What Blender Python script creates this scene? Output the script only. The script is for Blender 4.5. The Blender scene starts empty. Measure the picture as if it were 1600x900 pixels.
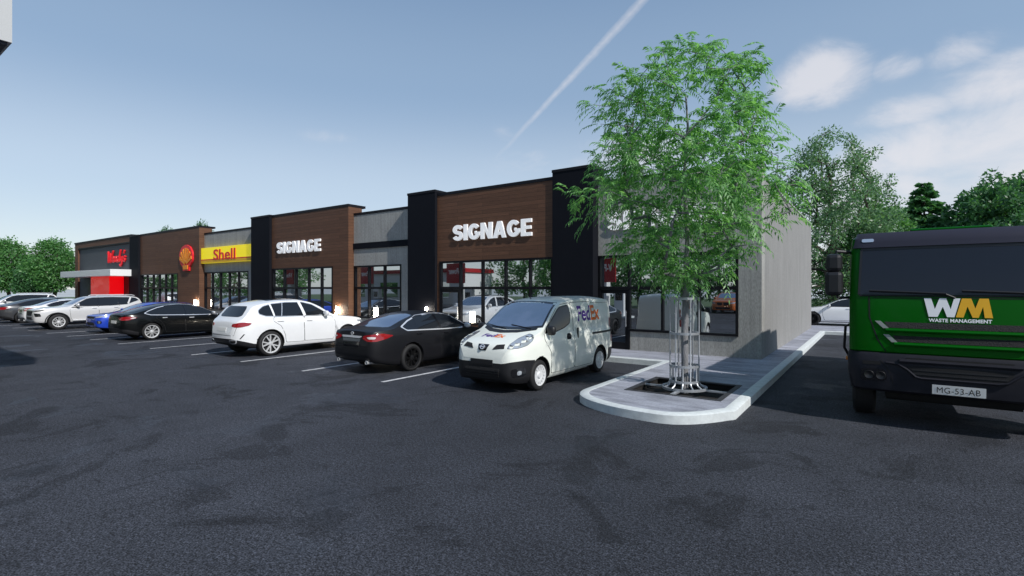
import bpy, bmesh, math, random
import numpy as np
from mathutils import Vector, Matrix
from mathutils.bvhtree import BVHTree
from mathutils.geometry import delaunay_2d_cdt

SC = bpy.context.scene
COL = SC.collection
R = math.radians
rnd = random.Random(7)

# ------------------------------------------------------------------ objects
def link(name, me, parent=None, loc=None, rot=None):
    o = bpy.data.objects.new(name, me)
    COL.objects.link(o)
    if parent is not None: o.parent = parent
    if loc is not None: o.location = loc
    if rot is not None: o.rotation_euler = rot
    return o

def tag(o, label=None, cat=None, group=None, kind=None):
    if label: o['label'] = label
    if cat: o['category'] = cat
    if group: o['group'] = group
    if kind: o['kind'] = kind
    return o

def thing(name, label, cat, loc=(0, 0, 0), rotz=0, group=None):
    return tag(link(name, None, None, loc, (0, 0, rotz)), label, cat, group)

def copy_tree(o, parent=None):
    c = o.copy(); COL.objects.link(c)
    if parent is not None:
        c.parent = parent
    for ch in list(o.children): copy_tree(ch, c)
    return c

class MB:
    """collects simple shapes into one mesh"""
    def __init__(s): s.v = []; s.f = []; s.smooth = []
    def add(s, vs, fs, smooth=False):
        n = len(s.v); s.v += [tuple(v) for v in vs]
        s.f += [tuple(i + n for i in f) for f in fs]; s.smooth += [smooth] * len(fs)
        return s
    def box(s, x0, x1, y0, y1, z0, z1):
        vs = [(x, y, z) for z in (z0, z1) for y in (y0, y1) for x in (x0, x1)]
        return s.add(vs, [(0, 2, 3, 1), (4, 5, 7, 6), (0, 1, 5, 4), (2, 6, 7, 3), (0, 4, 6, 2), (1, 3, 7, 5)])
    def bbox(s, x0, x1, y0, y1, z0, z1, b=.02):
        """box with bevelled edges"""
        bm = bmesh.new(); bmesh.ops.create_cube(bm, size=1)
        for v in bm.verts:
            v.co = Vector((x0 + (v.co.x + .5) * (x1 - x0), y0 + (v.co.y + .5) * (y1 - y0), z0 + (v.co.z + .5) * (z1 - z0)))
        bmesh.ops.bevel(bm, geom=bm.edges[:], offset=b, segments=2, affect='EDGES', profile=.5)
        bm.verts.index_update()
        s.add([v.co[:] for v in bm.verts], [[v.index for v in f.verts] for f in bm.faces]); bm.free()
        return s
    def tube(s, pts, r, n=8, cap=True):
        """round tube along points; r is a number or one per point"""
        pts = [Vector(p) for p in pts]; m = len(pts)
        rs = [r] * m if isinstance(r, (int, float)) else r
        vs = []; t0 = None; ref = None
        for i, p in enumerate(pts):
            t = (pts[min(i + 1, m - 1)] - pts[max(i - 1, 0)])
            t = t.normalized() if t.length > 1e-9 else Vector((0, 0, 1))
            if ref is None:
                ref = t.orthogonal().normalized()
            else:
                ref = ref - t * ref.dot(t)
                ref = ref.normalized() if ref.length > 1e-6 else t.orthogonal().normalized()
            b = t.cross(ref)
            for k in range(n):
                a = 2 * math.pi * k / n
                vs.append(p + (ref * math.cos(a) + b * math.sin(a)) * rs[i])
        fs = [(i * n + k, i * n + (k + 1) % n, (i + 1) * n + (k + 1) % n, (i + 1) * n + k) for i in range(m - 1) for k in range(n)]
        s.add(vs, fs, True)
        if cap:
            s.add(vs[:n], [tuple(range(n - 1, -1, -1))]); s.add(vs[-n:], [tuple(range(n))])
        return s
    def lathe(s, prof, n=32, axis='z', c=(0, 0, 0), closed=False):
        """prof: (radius, height)"""
        vs = []
        for r, h in prof:
            for k in range(n):
                a = 2 * math.pi * k / n
                if axis == 'z': p = (r * math.cos(a), r * math.sin(a), h)
                else: p = (r * math.cos(a), h, r * math.sin(a))
                vs.append((p[0] + c[0], p[1] + c[1], p[2] + c[2]))
        m = len(prof)
        fs = []
        for i in range(m if closed else m - 1):
            j = (i + 1) % m
            for k in range(n):
                f = (i * n + k, i * n + (k + 1) % n, j * n + (k + 1) % n, j * n + k)
                fs.append(f if axis == 'z' else f[::-1])
        return s.add(vs, fs, True)
    def prism(s, poly, y0, y1):
        """polygon in (x,z) extruded along y"""
        n = len(poly)
        vs = [(x, y0, z) for x, z in poly] + [(x, y1, z) for x, z in poly]
        fs = [tuple(range(n)), tuple(range(2 * n - 1, n - 1, -1))]
        fs += [(i, i + n, (i + 1) % n + n, (i + 1) % n) for i in range(n)]
        return s.add(vs, fs)
    def zprism(s, poly, z0, z1):
        n = len(poly)
        vs = [(x, y, z0) for x, y in poly] + [(x, y, z1) for x, y in poly]
        fs = [tuple(range(n - 1, -1, -1)), tuple(range(n, 2 * n))]
        fs += [(i, (i + 1) % n, (i + 1) % n + n, i + n) for i in range(n)]
        return s.add(vs, fs)
    def mesh(s, name, mat):
        me = bpy.data.meshes.new(name)
        me.from_pydata(s.v, [], s.f)
        me.polygons.foreach_set('use_smooth', s.smooth)
        me.materials.append(mat)
        bm = bmesh.new(); bm.from_mesh(me); bmesh.ops.recalc_face_normals(bm, faces=bm.faces); bm.to_mesh(me); bm.free()
        if any(s.smooth): me.set_sharp_from_angle(angle=R(42))
        me.update()
        return me
    def build(s, name, mat, parent=None, loc=None, rot=None):
        return link(name, s.mesh(name, mat), parent, loc, rot)

# ------------------------------------------------------------------ materials
def new_mat(name):
    m = bpy.data.materials.new(name); m.use_nodes = True
    nt = m.node_tree; b = nt.nodes['Principled BSDF']
    return m, nt, b

def N(nt, t, **kw):
    n = nt.nodes.new(t)
    for k, v in kw.items():
        if k in n.inputs.keys() if not k.startswith('_') else False: n.inputs[k].default_value = v
        else: setattr(n, k.lstrip('_'), v)
    return n

def mat(name, col, rough=.5, metal=0, coat=0, spec=.5, var=0, vscale=3., bump=0, bscale=40., stretch=(1, 1, 1), ior=None, emit=None, estr=0):
    m, nt, b = new_mat(name)
    b.inputs['Base Color'].default_value = (*col, 1)
    b.inputs['Roughness'].default_value = rough
    b.inputs['Metallic'].default_value = metal
    b.inputs['Coat Weight'].default_value = coat
    b.inputs['Coat Roughness'].default_value = .03
    b.inputs['Specular IOR Level'].default_value = spec
    if ior: b.inputs['IOR'].default_value = ior
    if emit:
        b.inputs['Emission Color'].default_value = (*emit, 1); b.inputs['Emission Strength'].default_value = estr
    if var or bump:
        tc = N(nt, 'ShaderNodeTexCoord'); mp = N(nt, 'ShaderNodeMapping')
        mp.inputs['Scale'].default_value = stretch
        nt.links.new(tc.outputs['Object'], mp.inputs['Vector'])
    if var:
        n1 = N(nt, 'ShaderNodeTexNoise'); n1.inputs['Scale'].default_value = vscale; n1.inputs['Detail'].default_value = 7; n1.inputs['Roughness'].default_value = .65
        nt.links.new(mp.outputs['Vector'], n1.inputs['Vector'])
        rp = N(nt, 'ShaderNodeMapRange'); rp.inputs['From Min'].default_value = .3; rp.inputs['From Max'].default_value = .7
        rp.inputs['To Min'].default_value = 1 - var; rp.inputs['To Max'].default_value = 1 + var
        nt.links.new(n1.outputs['Fac'], rp.inputs['Value'])
        mx = N(nt, 'ShaderNodeMix', _data_type='RGBA', _blend_type='MULTIPLY'); mx.inputs['Factor'].default_value = 1
        mx.inputs['A'].default_value = (*col, 1)
        mx.inputs[6].default_value = (*col, 1)
        nt.links.new(rp.outputs['Result'], mx.inputs[7])
        nt.links.new(mx.outputs[2], b.inputs['Base Color'])
    if bump:
        n2 = N(nt, 'ShaderNodeTexNoise'); n2.inputs['Scale'].default_value = bscale; n2.inputs['Detail'].default_value = 4
        nt.links.new(mp.outputs['Vector'], n2.inputs['Vector'])
        bp = N(nt, 'ShaderNodeBump'); bp.inputs['Strength'].default_value = bump; bp.inputs['Distance'].default_value = .02
        nt.links.new(n2.outputs['Fac'], bp.inputs['Height']); nt.links.new(bp.outputs['Normal'], b.inputs['Normal'])
    return m

def asphalt_mat():
    m, nt, b = new_mat('asphalt')
    L = nt.links.new
    tc = N(nt, 'ShaderNodeTexCoord')
    def noise(sc, det=6, ro=.6, dist=0):
        n = N(nt, 'ShaderNodeTexNoise'); n.inputs['Scale'].default_value = sc; n.inputs['Detail'].default_value = det
        n.inputs['Roughness'].default_value = ro; n.inputs['Distortion'].default_value = dist
        L(tc.outputs['Object'], n.inputs['Vector']); return n.outputs['Fac']
    def mr(x, a, c, d, e):
        r = N(nt, 'ShaderNodeMapRange'); r.inputs[1].default_value = a; r.inputs[2].default_value = c; r.inputs[3].default_value = d; r.inputs[4].default_value = e
        L(x, r.inputs[0]); return r.outputs[0]
    def mul(x, y):
        k = N(nt, 'ShaderNodeMath', _operation='MULTIPLY'); L(x, k.inputs[0]); L(y, k.inputs[1]); return k.outputs[0]
    big = mr(noise(.11, 4, .55, .6), .34, .66, .68, 1.28)
    blot = mr(noise(.62, 9, .68, .9), .545, .585, 1.05, .66)
    blot2 = mr(noise(1.9, 9, .7, .6), .60, .64, 1.0, .70)
    mid = mr(noise(1.7, 6, .62, .3), .34, .68, .86, 1.14)
    fine = mr(noise(70, 2, .6), .36, .66, .15, 2.0)
    grit = mr(noise(27, 3, .7), .36, .66, .5, 1.55)
    f = mul(mul(mul(big, mul(blot, blot2)), mid), mul(fine, grit))
    mx = N(nt, 'ShaderNodeMix', _data_type='RGBA', _blend_type='MULTIPLY'); mx.inputs[0].default_value = 1
    mx.inputs[6].default_value = (.039, .0425, .053, 1); L(f, mx.inputs[7])
    L(mx.outputs[2], b.inputs['Base Color'])
    L(mr(noise(.55, 7, .62, .4), .56, .62, .86, .6), b.inputs['Roughness'])
    b.inputs['Specular IOR Level'].default_value = .3
    ad = N(nt, 'ShaderNodeMath', _operation='ADD'); L(noise(60, 3, .7), ad.inputs[0]); L(mr(noise(18, 3, .7), 0, 1, 0, .9), ad.inputs[1])
    bp = N(nt, 'ShaderNodeBump'); bp.inputs['Strength'].default_value = .8; bp.inputs['Distance'].default_value = .02
    L(ad.outputs[0], bp.inputs['Height']); L(bp.outputs['Normal'], b.inputs['Normal'])
    return m

def concrete_wall_mat(name, col, k=1.):
    """board marked concrete: vertical streaks"""
    m, nt, b = new_mat(name); L = nt.links.new
    tc = N(nt, 'ShaderNodeTexCoord'); geo = N(nt, 'ShaderNodeNewGeometry')
    sx = N(nt, 'ShaderNodeSeparateXYZ'); L(tc.outputs['Object'], sx.inputs[0])
    ad = N(nt, 'ShaderNodeMath', _operation='ADD'); L(sx.outputs[0], ad.inputs[0]); L(sx.outputs[1], ad.inputs[1])
    cb = N(nt, 'ShaderNodeCombineXYZ'); L(ad.outputs[0], cb.inputs[0]); L(sx.outputs[2], cb.inputs[2])
    def noise(scale, st, det=6):
        mp = N(nt, 'ShaderNodeMapping'); mp.inputs['Scale'].default_value = st; L(cb.outputs[0], mp.inputs['Vector'])
        n = N(nt, 'ShaderNodeTexNoise'); n.inputs['Scale'].default_value = scale; n.inputs['Detail'].default_value = det; n.inputs['Roughness'].default_value = .6
        L(mp.outputs[0], n.inputs['Vector']); return n.outputs['Fac']
    def mr(x, a, c, d, e):
        r = N(nt, 'ShaderNodeMapRange'); r.inputs[1].default_value = a; r.inputs[2].default_value = c; r.inputs[3].default_value = d; r.inputs[4].default_value = e
        L(x, r.inputs[0]); return r.outputs[0]
    def mul(x, y):
        k = N(nt, 'ShaderNodeMath', _operation='MULTIPLY'); L(x, k.inputs[0]); L(y, k.inputs[1]); return k.outputs[0]
    f = mul(mul(mr(noise(9, (1, 1, .06)), .3, .7, 1 - .17 * k, 1 + .14 * k), mr(noise(1.2, (1, 1, .8)), .3, .7, 1 - .13 * k, 1 + .12 * k)), mr(noise(38, (1, 1, .3), 3), .32, .68, 1 - .24 * k, 1 + .2 * k))
    # board joints every 0.15 m
    wv = N(nt, 'ShaderNodeMath', _operation='FRACT'); dv = N(nt, 'ShaderNodeMath', _operation='DIVIDE'); dv.inputs[1].default_value = .15
    L(ad.outputs[0], dv.inputs[0]); L(dv.outputs[0], wv.inputs[0])
    f = mul(f, mr(wv.outputs[0], .02, .07, 1 - .13 * k, 1.0))
    mx = N(nt, 'ShaderNodeMix', _data_type='RGBA', _blend_type='MULTIPLY'); mx.inputs[0].default_value = 1
    mx.inputs[6].default_value = (*col, 1); L(f, mx.inputs[7]); L(mx.outputs[2], b.inputs['Base Color'])
    b.inputs['Roughness'].default_value = .85
    bp = N(nt, 'ShaderNodeBump'); bp.inputs['Strength'].default_value = .25; bp.inputs['Distance'].default_value = .01
    L(f, bp.inputs['Height']); L(bp.outputs['Normal'], b.inputs['Normal'])
    return m

def board_mat(name, col, pitch=.14, var=.25):
    """horizontal wooden cladding boards"""
    m, nt, b = new_mat(name); L = nt.links.new
    tc = N(nt, 'ShaderNodeTexCoord'); sx = N(nt, 'ShaderNodeSeparateXYZ'); L(tc.outputs['Object'], sx.inputs[0])
    ad = N(nt, 'ShaderNodeMath', _operation='ADD'); L(sx.outputs[0], ad.inputs[0]); L(sx.outputs[1], ad.inputs[1])
    cb = N(nt, 'ShaderNodeCombineXYZ'); L(ad.outputs[0], cb.inputs[0]); L(sx.outputs[2], cb.inputs[1])
    br = N(nt, 'ShaderNodeTexBrick')
    br.inputs['Scale'].default_value = 1; br.inputs['Brick Width'].default_value = 2.4; br.inputs['Row Height'].default_value = pitch
    br.inputs['Mortar Size'].default_value = .006; br.inputs['Mortar Smooth'].default_value = .3
    br.inputs['Color1'].default_value = (*[c * (1 - var) for c in col], 1); br.inputs['Color2'].default_value = (*[c * (1 + var) for c in col], 1)
    br.inputs['Mortar'].default_value = (*[c * .4 for c in col], 1)
    L(cb.outputs[0], br.inputs['Vector'])
    mp = N(nt, 'ShaderNodeMapping'); mp.inputs['Scale'].default_value = (1.2, 30, 1); L(cb.outputs[0], mp.inputs['Vector'])
    n = N(nt, 'ShaderNodeTexNoise'); n.inputs['Scale'].default_value = 1.6; n.inputs['Detail'].default_value = 8; n.inputs['Roughness'].default_value = .7
    L(mp.outputs[0], n.inputs['Vector'])
    r = N(nt, 'ShaderNodeMapRange'); r.inputs[1].default_value = .3; r.inputs[2].default_value = .7; r.inputs[3].default_value = .7; r.inputs[4].default_value = 1.3
    L(n.outputs['Fac'], r.inputs[0])
    mx = N(nt, 'ShaderNodeMix', _data_type='RGBA', _blend_type='MULTIPLY'); mx.inputs[0].default_value = 1
    L(br.outputs['Color'], mx.inputs[6]); L(r.outputs[0], mx.inputs[7]); L(mx.outputs[2], b.inputs['Base Color'])
    b.inputs['Roughness'].default_value = .6; b.inputs['Specular IOR Level'].default_value = .3
    bp = N(nt, 'ShaderNodeBump'); bp.inputs['Strength'].default_value = .3; bp.inputs['Distance'].default_value = .01; bp.invert = True
    L(br.outputs['Fac'], bp.inputs['Height']); L(bp.outputs['Normal'], b.inputs['Normal'])
    return m

def glass_mat(name, mix=.55, tint=(.9, .95, 1), dark=(.01, .012, .014)):
    m, nt, b = new_mat(name); L = nt.links.new
    b.inputs['Base Color'].default_value = (*dark, 1); b.inputs['Roughness'].default_value = .1
    g = N(nt, 'ShaderNodeBsdfGlossy'); g.inputs['Color'].default_value = (*tint, 1); g.inputs['Roughness'].default_value = .012
    mx = N(nt, 'ShaderNodeMixShader'); mx.inputs[0].default_value = mix
    L(b.outputs[0], mx.inputs[1]); L(g.outputs[0], mx.inputs[2]); L(mx.outputs[0], nt.nodes['Material Output'].inputs['Surface'])
    return m

def leaf_mat(name, c1, c2, trans=.35):
    m, nt, b = new_mat(name); L = nt.links.new
    geo = N(nt, 'ShaderNodeNewGeometry')
    mx = N(nt, 'ShaderNodeMix', _data_type='RGBA'); mx.inputs[6].default_value = (*c1, 1); mx.inputs[7].default_value = (*c2, 1)
    L(geo.outputs['Random Per Island'], mx.inputs[0]); L(mx.outputs[2], b.inputs['Base Color'])
    b.inputs['Roughness'].default_value = .42; b.inputs['Specular IOR Level'].default_value = .5
    tr = N(nt, 'ShaderNodeBsdfTranslucent')
    sc = N(nt, 'ShaderNodeMix', _data_type='RGBA', _blend_type='MULTIPLY'); sc.inputs[0].default_value = 1; sc.inputs[7].default_value = (1.3, 1.5, .7, 1)
    L(mx.outputs[2], sc.inputs[6]); L(sc.outputs[2], tr.inputs['Color'])
    ms = N(nt, 'ShaderNodeMixShader'); ms.inputs[0].default_value = trans
    L(b.outputs[0], ms.inputs[1]); L(tr.outputs[0], ms.inputs[2]); L(ms.outputs[0], nt.nodes['Material Output'].inputs['Surface'])
    return m

def paver_mat():
    m, nt, b = new_mat('paving'); L = nt.links.new
    tc = N(nt, 'ShaderNodeTexCoord')
    br = N(nt, 'ShaderNodeTexBrick'); br.offset = .5
    br.inputs['Scale'].default_value = 1; br.inputs['Brick Width'].default_value = 1.5; br.inputs['Row Height'].default_value = .75
    br.inputs['Mortar Size'].default_value = .008
    br.inputs['Color1'].default_value = (.29, .30, .35, 1); br.inputs['Color2'].default_value = (.33, .34, .39, 1); br.inputs['Mortar'].default_value = (.25, .26, .30, 1)
    L(tc.outputs['Object'], br.inputs['Vector'])
    def noise(sc, st=(1, 1, 1)):
        mp = N(nt, 'ShaderNodeMapping'); mp.inputs['Scale'].default_value = st; L(tc.outputs['Object'], mp.inputs['Vector'])
        n = N(nt, 'ShaderNodeTexNoise'); n.inputs['Scale'].default_value = sc; n.inputs['Detail'].default_value = 7; n.inputs['Roughness'].default_value = .65; L(mp.outputs[0], n.inputs['Vector'])
        return n.outputs['Fac']
    def mr(x, a, c, d, e):
        r = N(nt, 'ShaderNodeMapRange'); r.inputs[1].default_value = a; r.inputs[2].default_value = c; r.inputs[3].default_value = d; r.inputs[4].default_value = e
        L(x, r.inputs[0]); return r.outputs[0]
    k = N(nt, 'ShaderNodeMath', _operation='MULTIPLY'); L(mr(noise(2.6, (.45, 1.6, 1)), .32, .68, .58, 1.35), k.inputs[0]); L(mr(noise(30), .3, .7, .8, 1.2), k.inputs[1])
    mx = N(nt, 'ShaderNodeMix', _data_type='RGBA', _blend_type='MULTIPLY'); mx.inputs[0].default_value = 1
    L(br.outputs['Color'], mx.inputs[6]); L(k.outputs[0], mx.inputs[7]); L(mx.outputs[2], b.inputs['Base Color'])
    b.inputs['Roughness'].default_value = .75
    return m

M = {}
M['asphalt'] = asphalt_mat()
M['line'] = mat('line_paint', (.55, .55, .56), .7, var=.35, vscale=9)
M['kerb'] = mat('kerb_concrete', (.60, .635, .635), .8, var=.13, vscale=7, bump=.25, bscale=50)
M['paving'] = paver_mat()
M['grass'] = mat('grass_ground', (.06, .10, .035), .9, var=.35, vscale=.6, bump=.5, bscale=12)
M['far'] = mat('hazed_field', (.42, .44, .44), .9, var=.1, vscale=.05)  # distance haze put into the ground colour
M['concrete'] = concrete_wall_mat('board_marked_concrete', (.34, .335, .315))
M['concrete_side'] = concrete_wall_mat('plain_concrete', (.26, .256, .248), .6)
M['brown'] = board_mat('brown_cladding', (.125, .060, .034), .14, .13)
M['dark_clad'] = mat('dark_cladding', (.011, .012, .016), .6, spec=.04, var=.12, vscale=6, stretch=(8, 8, .5), bump=.12, bscale=10)
M['slate'] = mat('slate_panel', (.06, .065, .075), .6, var=.15, vscale=5)
M['black_metal'] = mat('black_metal', (.006, .006, .008), .4, spec=.25)
M['cap'] = mat('black_coping', (.008, .008, .011), .5, spec=.2)
M['store_glass'] = glass_mat('store_glass')
M['white_panel'] = mat('white_panel', (.82, .83, .83), .35, coat=.2)
M['canopy_panel'] = mat('canopy_panel', (.47, .48, .485), .5)
M['sign_white'] = mat('sign_white', (.86, .86, .87), .4)
M['red'] = mat('red_panel', (.80, .006, .010), .35, coat=.2, emit=(1, .02, .02), estr=.28)  # glow added to lift the portal out of the canopy's shade
M['red_glow'] = mat('added_glow_red', (.80, .006, .010), .35, emit=(1, .0, .004), estr=.55)  # same red with a stronger added glow, for the portal's brighter side
M['banner'] = mat('banner_red', (.42, .01, .015), .5)
M['red_sign'] = mat('red_letters', (.80, .02, .03), .4)
M['yellow'] = mat('yellow_panel', (.88, .72, .01), .4, emit=(1, .80, .01), estr=.32)  # glow added because the sun hardly reaches this front
M['letter_white'] = mat('added_glow_letters', (.86, .86, .87), .4, emit=(1, 1, 1), estr=.22)  # small glow added to brighten the white letters
M['gold'] = mat('gold_panel', (.9, .5, .02), .4)
M['shell_yellow'] = mat('logo_yellow', (.88, .30, .02), .4)
M['lamp'] = mat('lamp_glow', (1, 1, 1), .4, emit=(1, .88, .70), estr=75)
M['steel'] = mat('brushed_steel', (.42, .44, .47), .42, metal=.55, var=.12, vscale=20)
M['iron'] = mat('cast_iron', (.035, .036, .04), .6, var=.3, vscale=15)
M['soil'] = mat('dark_soil', (.012, .010, .009), .95, bump=.8, bscale=25)
M['bark'] = mat('grey_bark', (.21, .21, .22), .85, var=.35, vscale=10, stretch=(3, 3, .6), bump=.7, bscale=25)
M['bark_dark'] = mat('brown_bark', (.07, .055, .045), .9, var=.35, vscale=6, stretch=(3, 3, .6), bump=.7, bscale=18)
M['leaf_main'] = leaf_mat('leaf_ash', (.065, .21, .065), (.30, .55, .22), .48)
M['leaf_left'] = leaf_mat('leaf_maple', (.05, .155, .05), (.16, .35, .11), .4)
M['leaf_dark'] = leaf_mat('leaf_dark', (.04, .12, .05), (.10, .24, .10), .4)
M['leaf_grey'] = leaf_mat('leaf_willow', (.06, .15, .07), (.20, .34, .18), .4)
M['needle'] = leaf_mat('needles', (.05, .15, .07), (.12, .28, .12), .4)

# car materials
M['tyre'] = mat('tyre_rubber', (.012, .012, .013), .75)
M['under'] = mat('underbody_black', (.006, .006, .007), .8)
M['plastic'] = mat('black_plastic', (.012, .012, .014), .45)
M['gloss_black'] = mat('gloss_black', (.006, .006, .008), .12, coat=.6)
M['glass'] = mat('car_glass', (.012, .015, .020), .03, ior=1.5)
M['glass_clear'] = glass_mat('windscreen_glass', .5, (.88, .93, 1), (.05, .058, .10))
M['chrome'] = mat('chrome', (.85, .86, .88), .18, metal=.6)
M['rim'] = mat('alloy', (.66, .67, .68), .35, metal=.3)
M['rim_white'] = mat('white_wheel', (.68, .69, .70), .4, coat=.3)
M['rim_dark'] = mat('dark_wheel', (.03, .03, .032), .35, metal=.6)
M['head'] = mat('headlamp_lens', (.42, .46, .52), .08, metal=.35, coat=1)
M['head_in'] = mat('headlamp_reflector', (.75, .78, .82), .15, metal=.7)
M['tail'] = mat('taillamp_red', (.28, .008, .012), .12, coat=1)
M['tail_white'] = mat('taillamp_clear', (.65, .6, .6), .15, coat=1)
M['amber'] = mat('amber_lens', (.7, .22, .02), .2, coat=.6)
M['seam'] = mat('panel_gap', (.004, .004, .005), .8)
M['plate'] = mat('number_plate', (.72, .72, .70), .5)
M['ink'] = mat('black_ink', (.01, .01, .012), .5)
M['purple'] = mat('purple_vinyl', (.075, .015, .26), .4)
M['orange_vinyl'] = mat('orange_vinyl', (.85, .16, .01), .4)
M['truck_green'] = mat('truck_green', (.0005, .095, .002), .4, coat=.06, spec=.12)
M['truck_grey'] = mat('bumper_grey', (.017, .017, .023), .55, spec=.2, var=.15, vscale=8)
M['grille_end'] = mat('grille_end_grey', (.30, .32, .30), .5)
M['visor'] = mat('sun_visor_slate', (.030, .030, .046), .4, spec=.25)
M['truck_glass'] = mat('truck_glass', (.014, .018, .028), .06, spec=.35)
M['mesh_black'] = mat('grille_mesh', (.012, .012, .014), .7, bump=1, bscale=120)
M['logo_gold'] = mat('logo_gold', (.80, .42, .012), .4)

def paint(name, col, metal=0, rough=.32, coat=1):
    return mat(name, col, rough, metal, coat, var=.03, vscale=2)
M['p_white'] = paint('white_paint', (.82, .83, .84))
M['p_van'] = paint('cream_white_paint', (.82, .845, .78), rough=.4, coat=.5)
M['p_black'] = mat('black_paint', (.0035, .004, .0045), .22, 0, .15, spec=.25)
M['p_char'] = mat('charcoal_paint', (.009, .009, .011), .4, 0, .12, spec=.3)
M['p_blue'] = paint('blue_paint', (.012, .06, .52), .2)
M['p_silver'] = paint('pearl_white_paint', (.62, .62, .62), .1)
M['p_grey'] = paint('dark_grey_paint', (.05, .052, .058), .3)
M['p_orange'] = paint('orange_paint', (.50, .12, .02), .2)

# ------------------------------------------------------------------ text
def text_geo(body, size=1., offset=.0, spacing=1., shear=0., depth=0.):
    c = bpy.data.curves.new('txt', 'FONT'); c.body = body; c.size = size; c.offset = offset; c.space_character = spacing; c.shear = shear
    c.resolution_u = 4; c.extrude = depth / 2
    o = bpy.data.objects.new('txt', c); COL.objects.link(o)
    dg = bpy.context.evaluated_depsgraph_get(); dg.update()
    me = bpy.data.meshes.new_from_object(o.evaluated_get(dg))
    vs = [v.co.copy() for v in me.vertices]; fs = [tuple(p.vertices) for p in me.polygons]
    bpy.data.objects.remove(o); bpy.data.curves.remove(c); bpy.data.meshes.remove(me)
    x0 = min(v.x for v in vs); x1 = max(v.x for v in vs); y0 = min(v.y for v in vs); y1 = max(v.y for v in vs)
    return vs, fs, (x0, x1, y0, y1)

def text_fit(body, w, h, offset=.03, spacing=1., shear=0., depth=.02):
    """text scaled into a w x h box with its lower left corner at the origin"""
    vs, fs, (x0, x1, y0, y1) = text_geo(body, 1, offset, spacing, shear, depth)
    sx = w / (x1 - x0); sy = h / (y1 - y0)
    return [Vector(((v.x - x0) * sx, (v.y - y0) * sy, v.z)) for v in vs], fs

def raw_mesh(name, vs, fs, m, smooth=False):
    me = bpy.data.meshes.new(name); me.from_pydata([tuple(v) for v in vs], [], fs); me.materials.append(m)
    if smooth: me.polygons.foreach_set('use_smooth', [True] * len(me.polygons))
    me.update(); return me

def wall_text(name, body, x0, x1, z0, z1, y, m, depth=.07, parent=None, offset=.052, spacing=1.0, shear=0.):
    vs, fs = text_fit(body, x1 - x0, z1 - z0, offset, spacing, shear, depth)
    return link(name, raw_mesh(name, [(x0 + v.x, y - depth / 2 - v.z, z0 + v.y) for v in vs], fs, m), parent)

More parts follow.
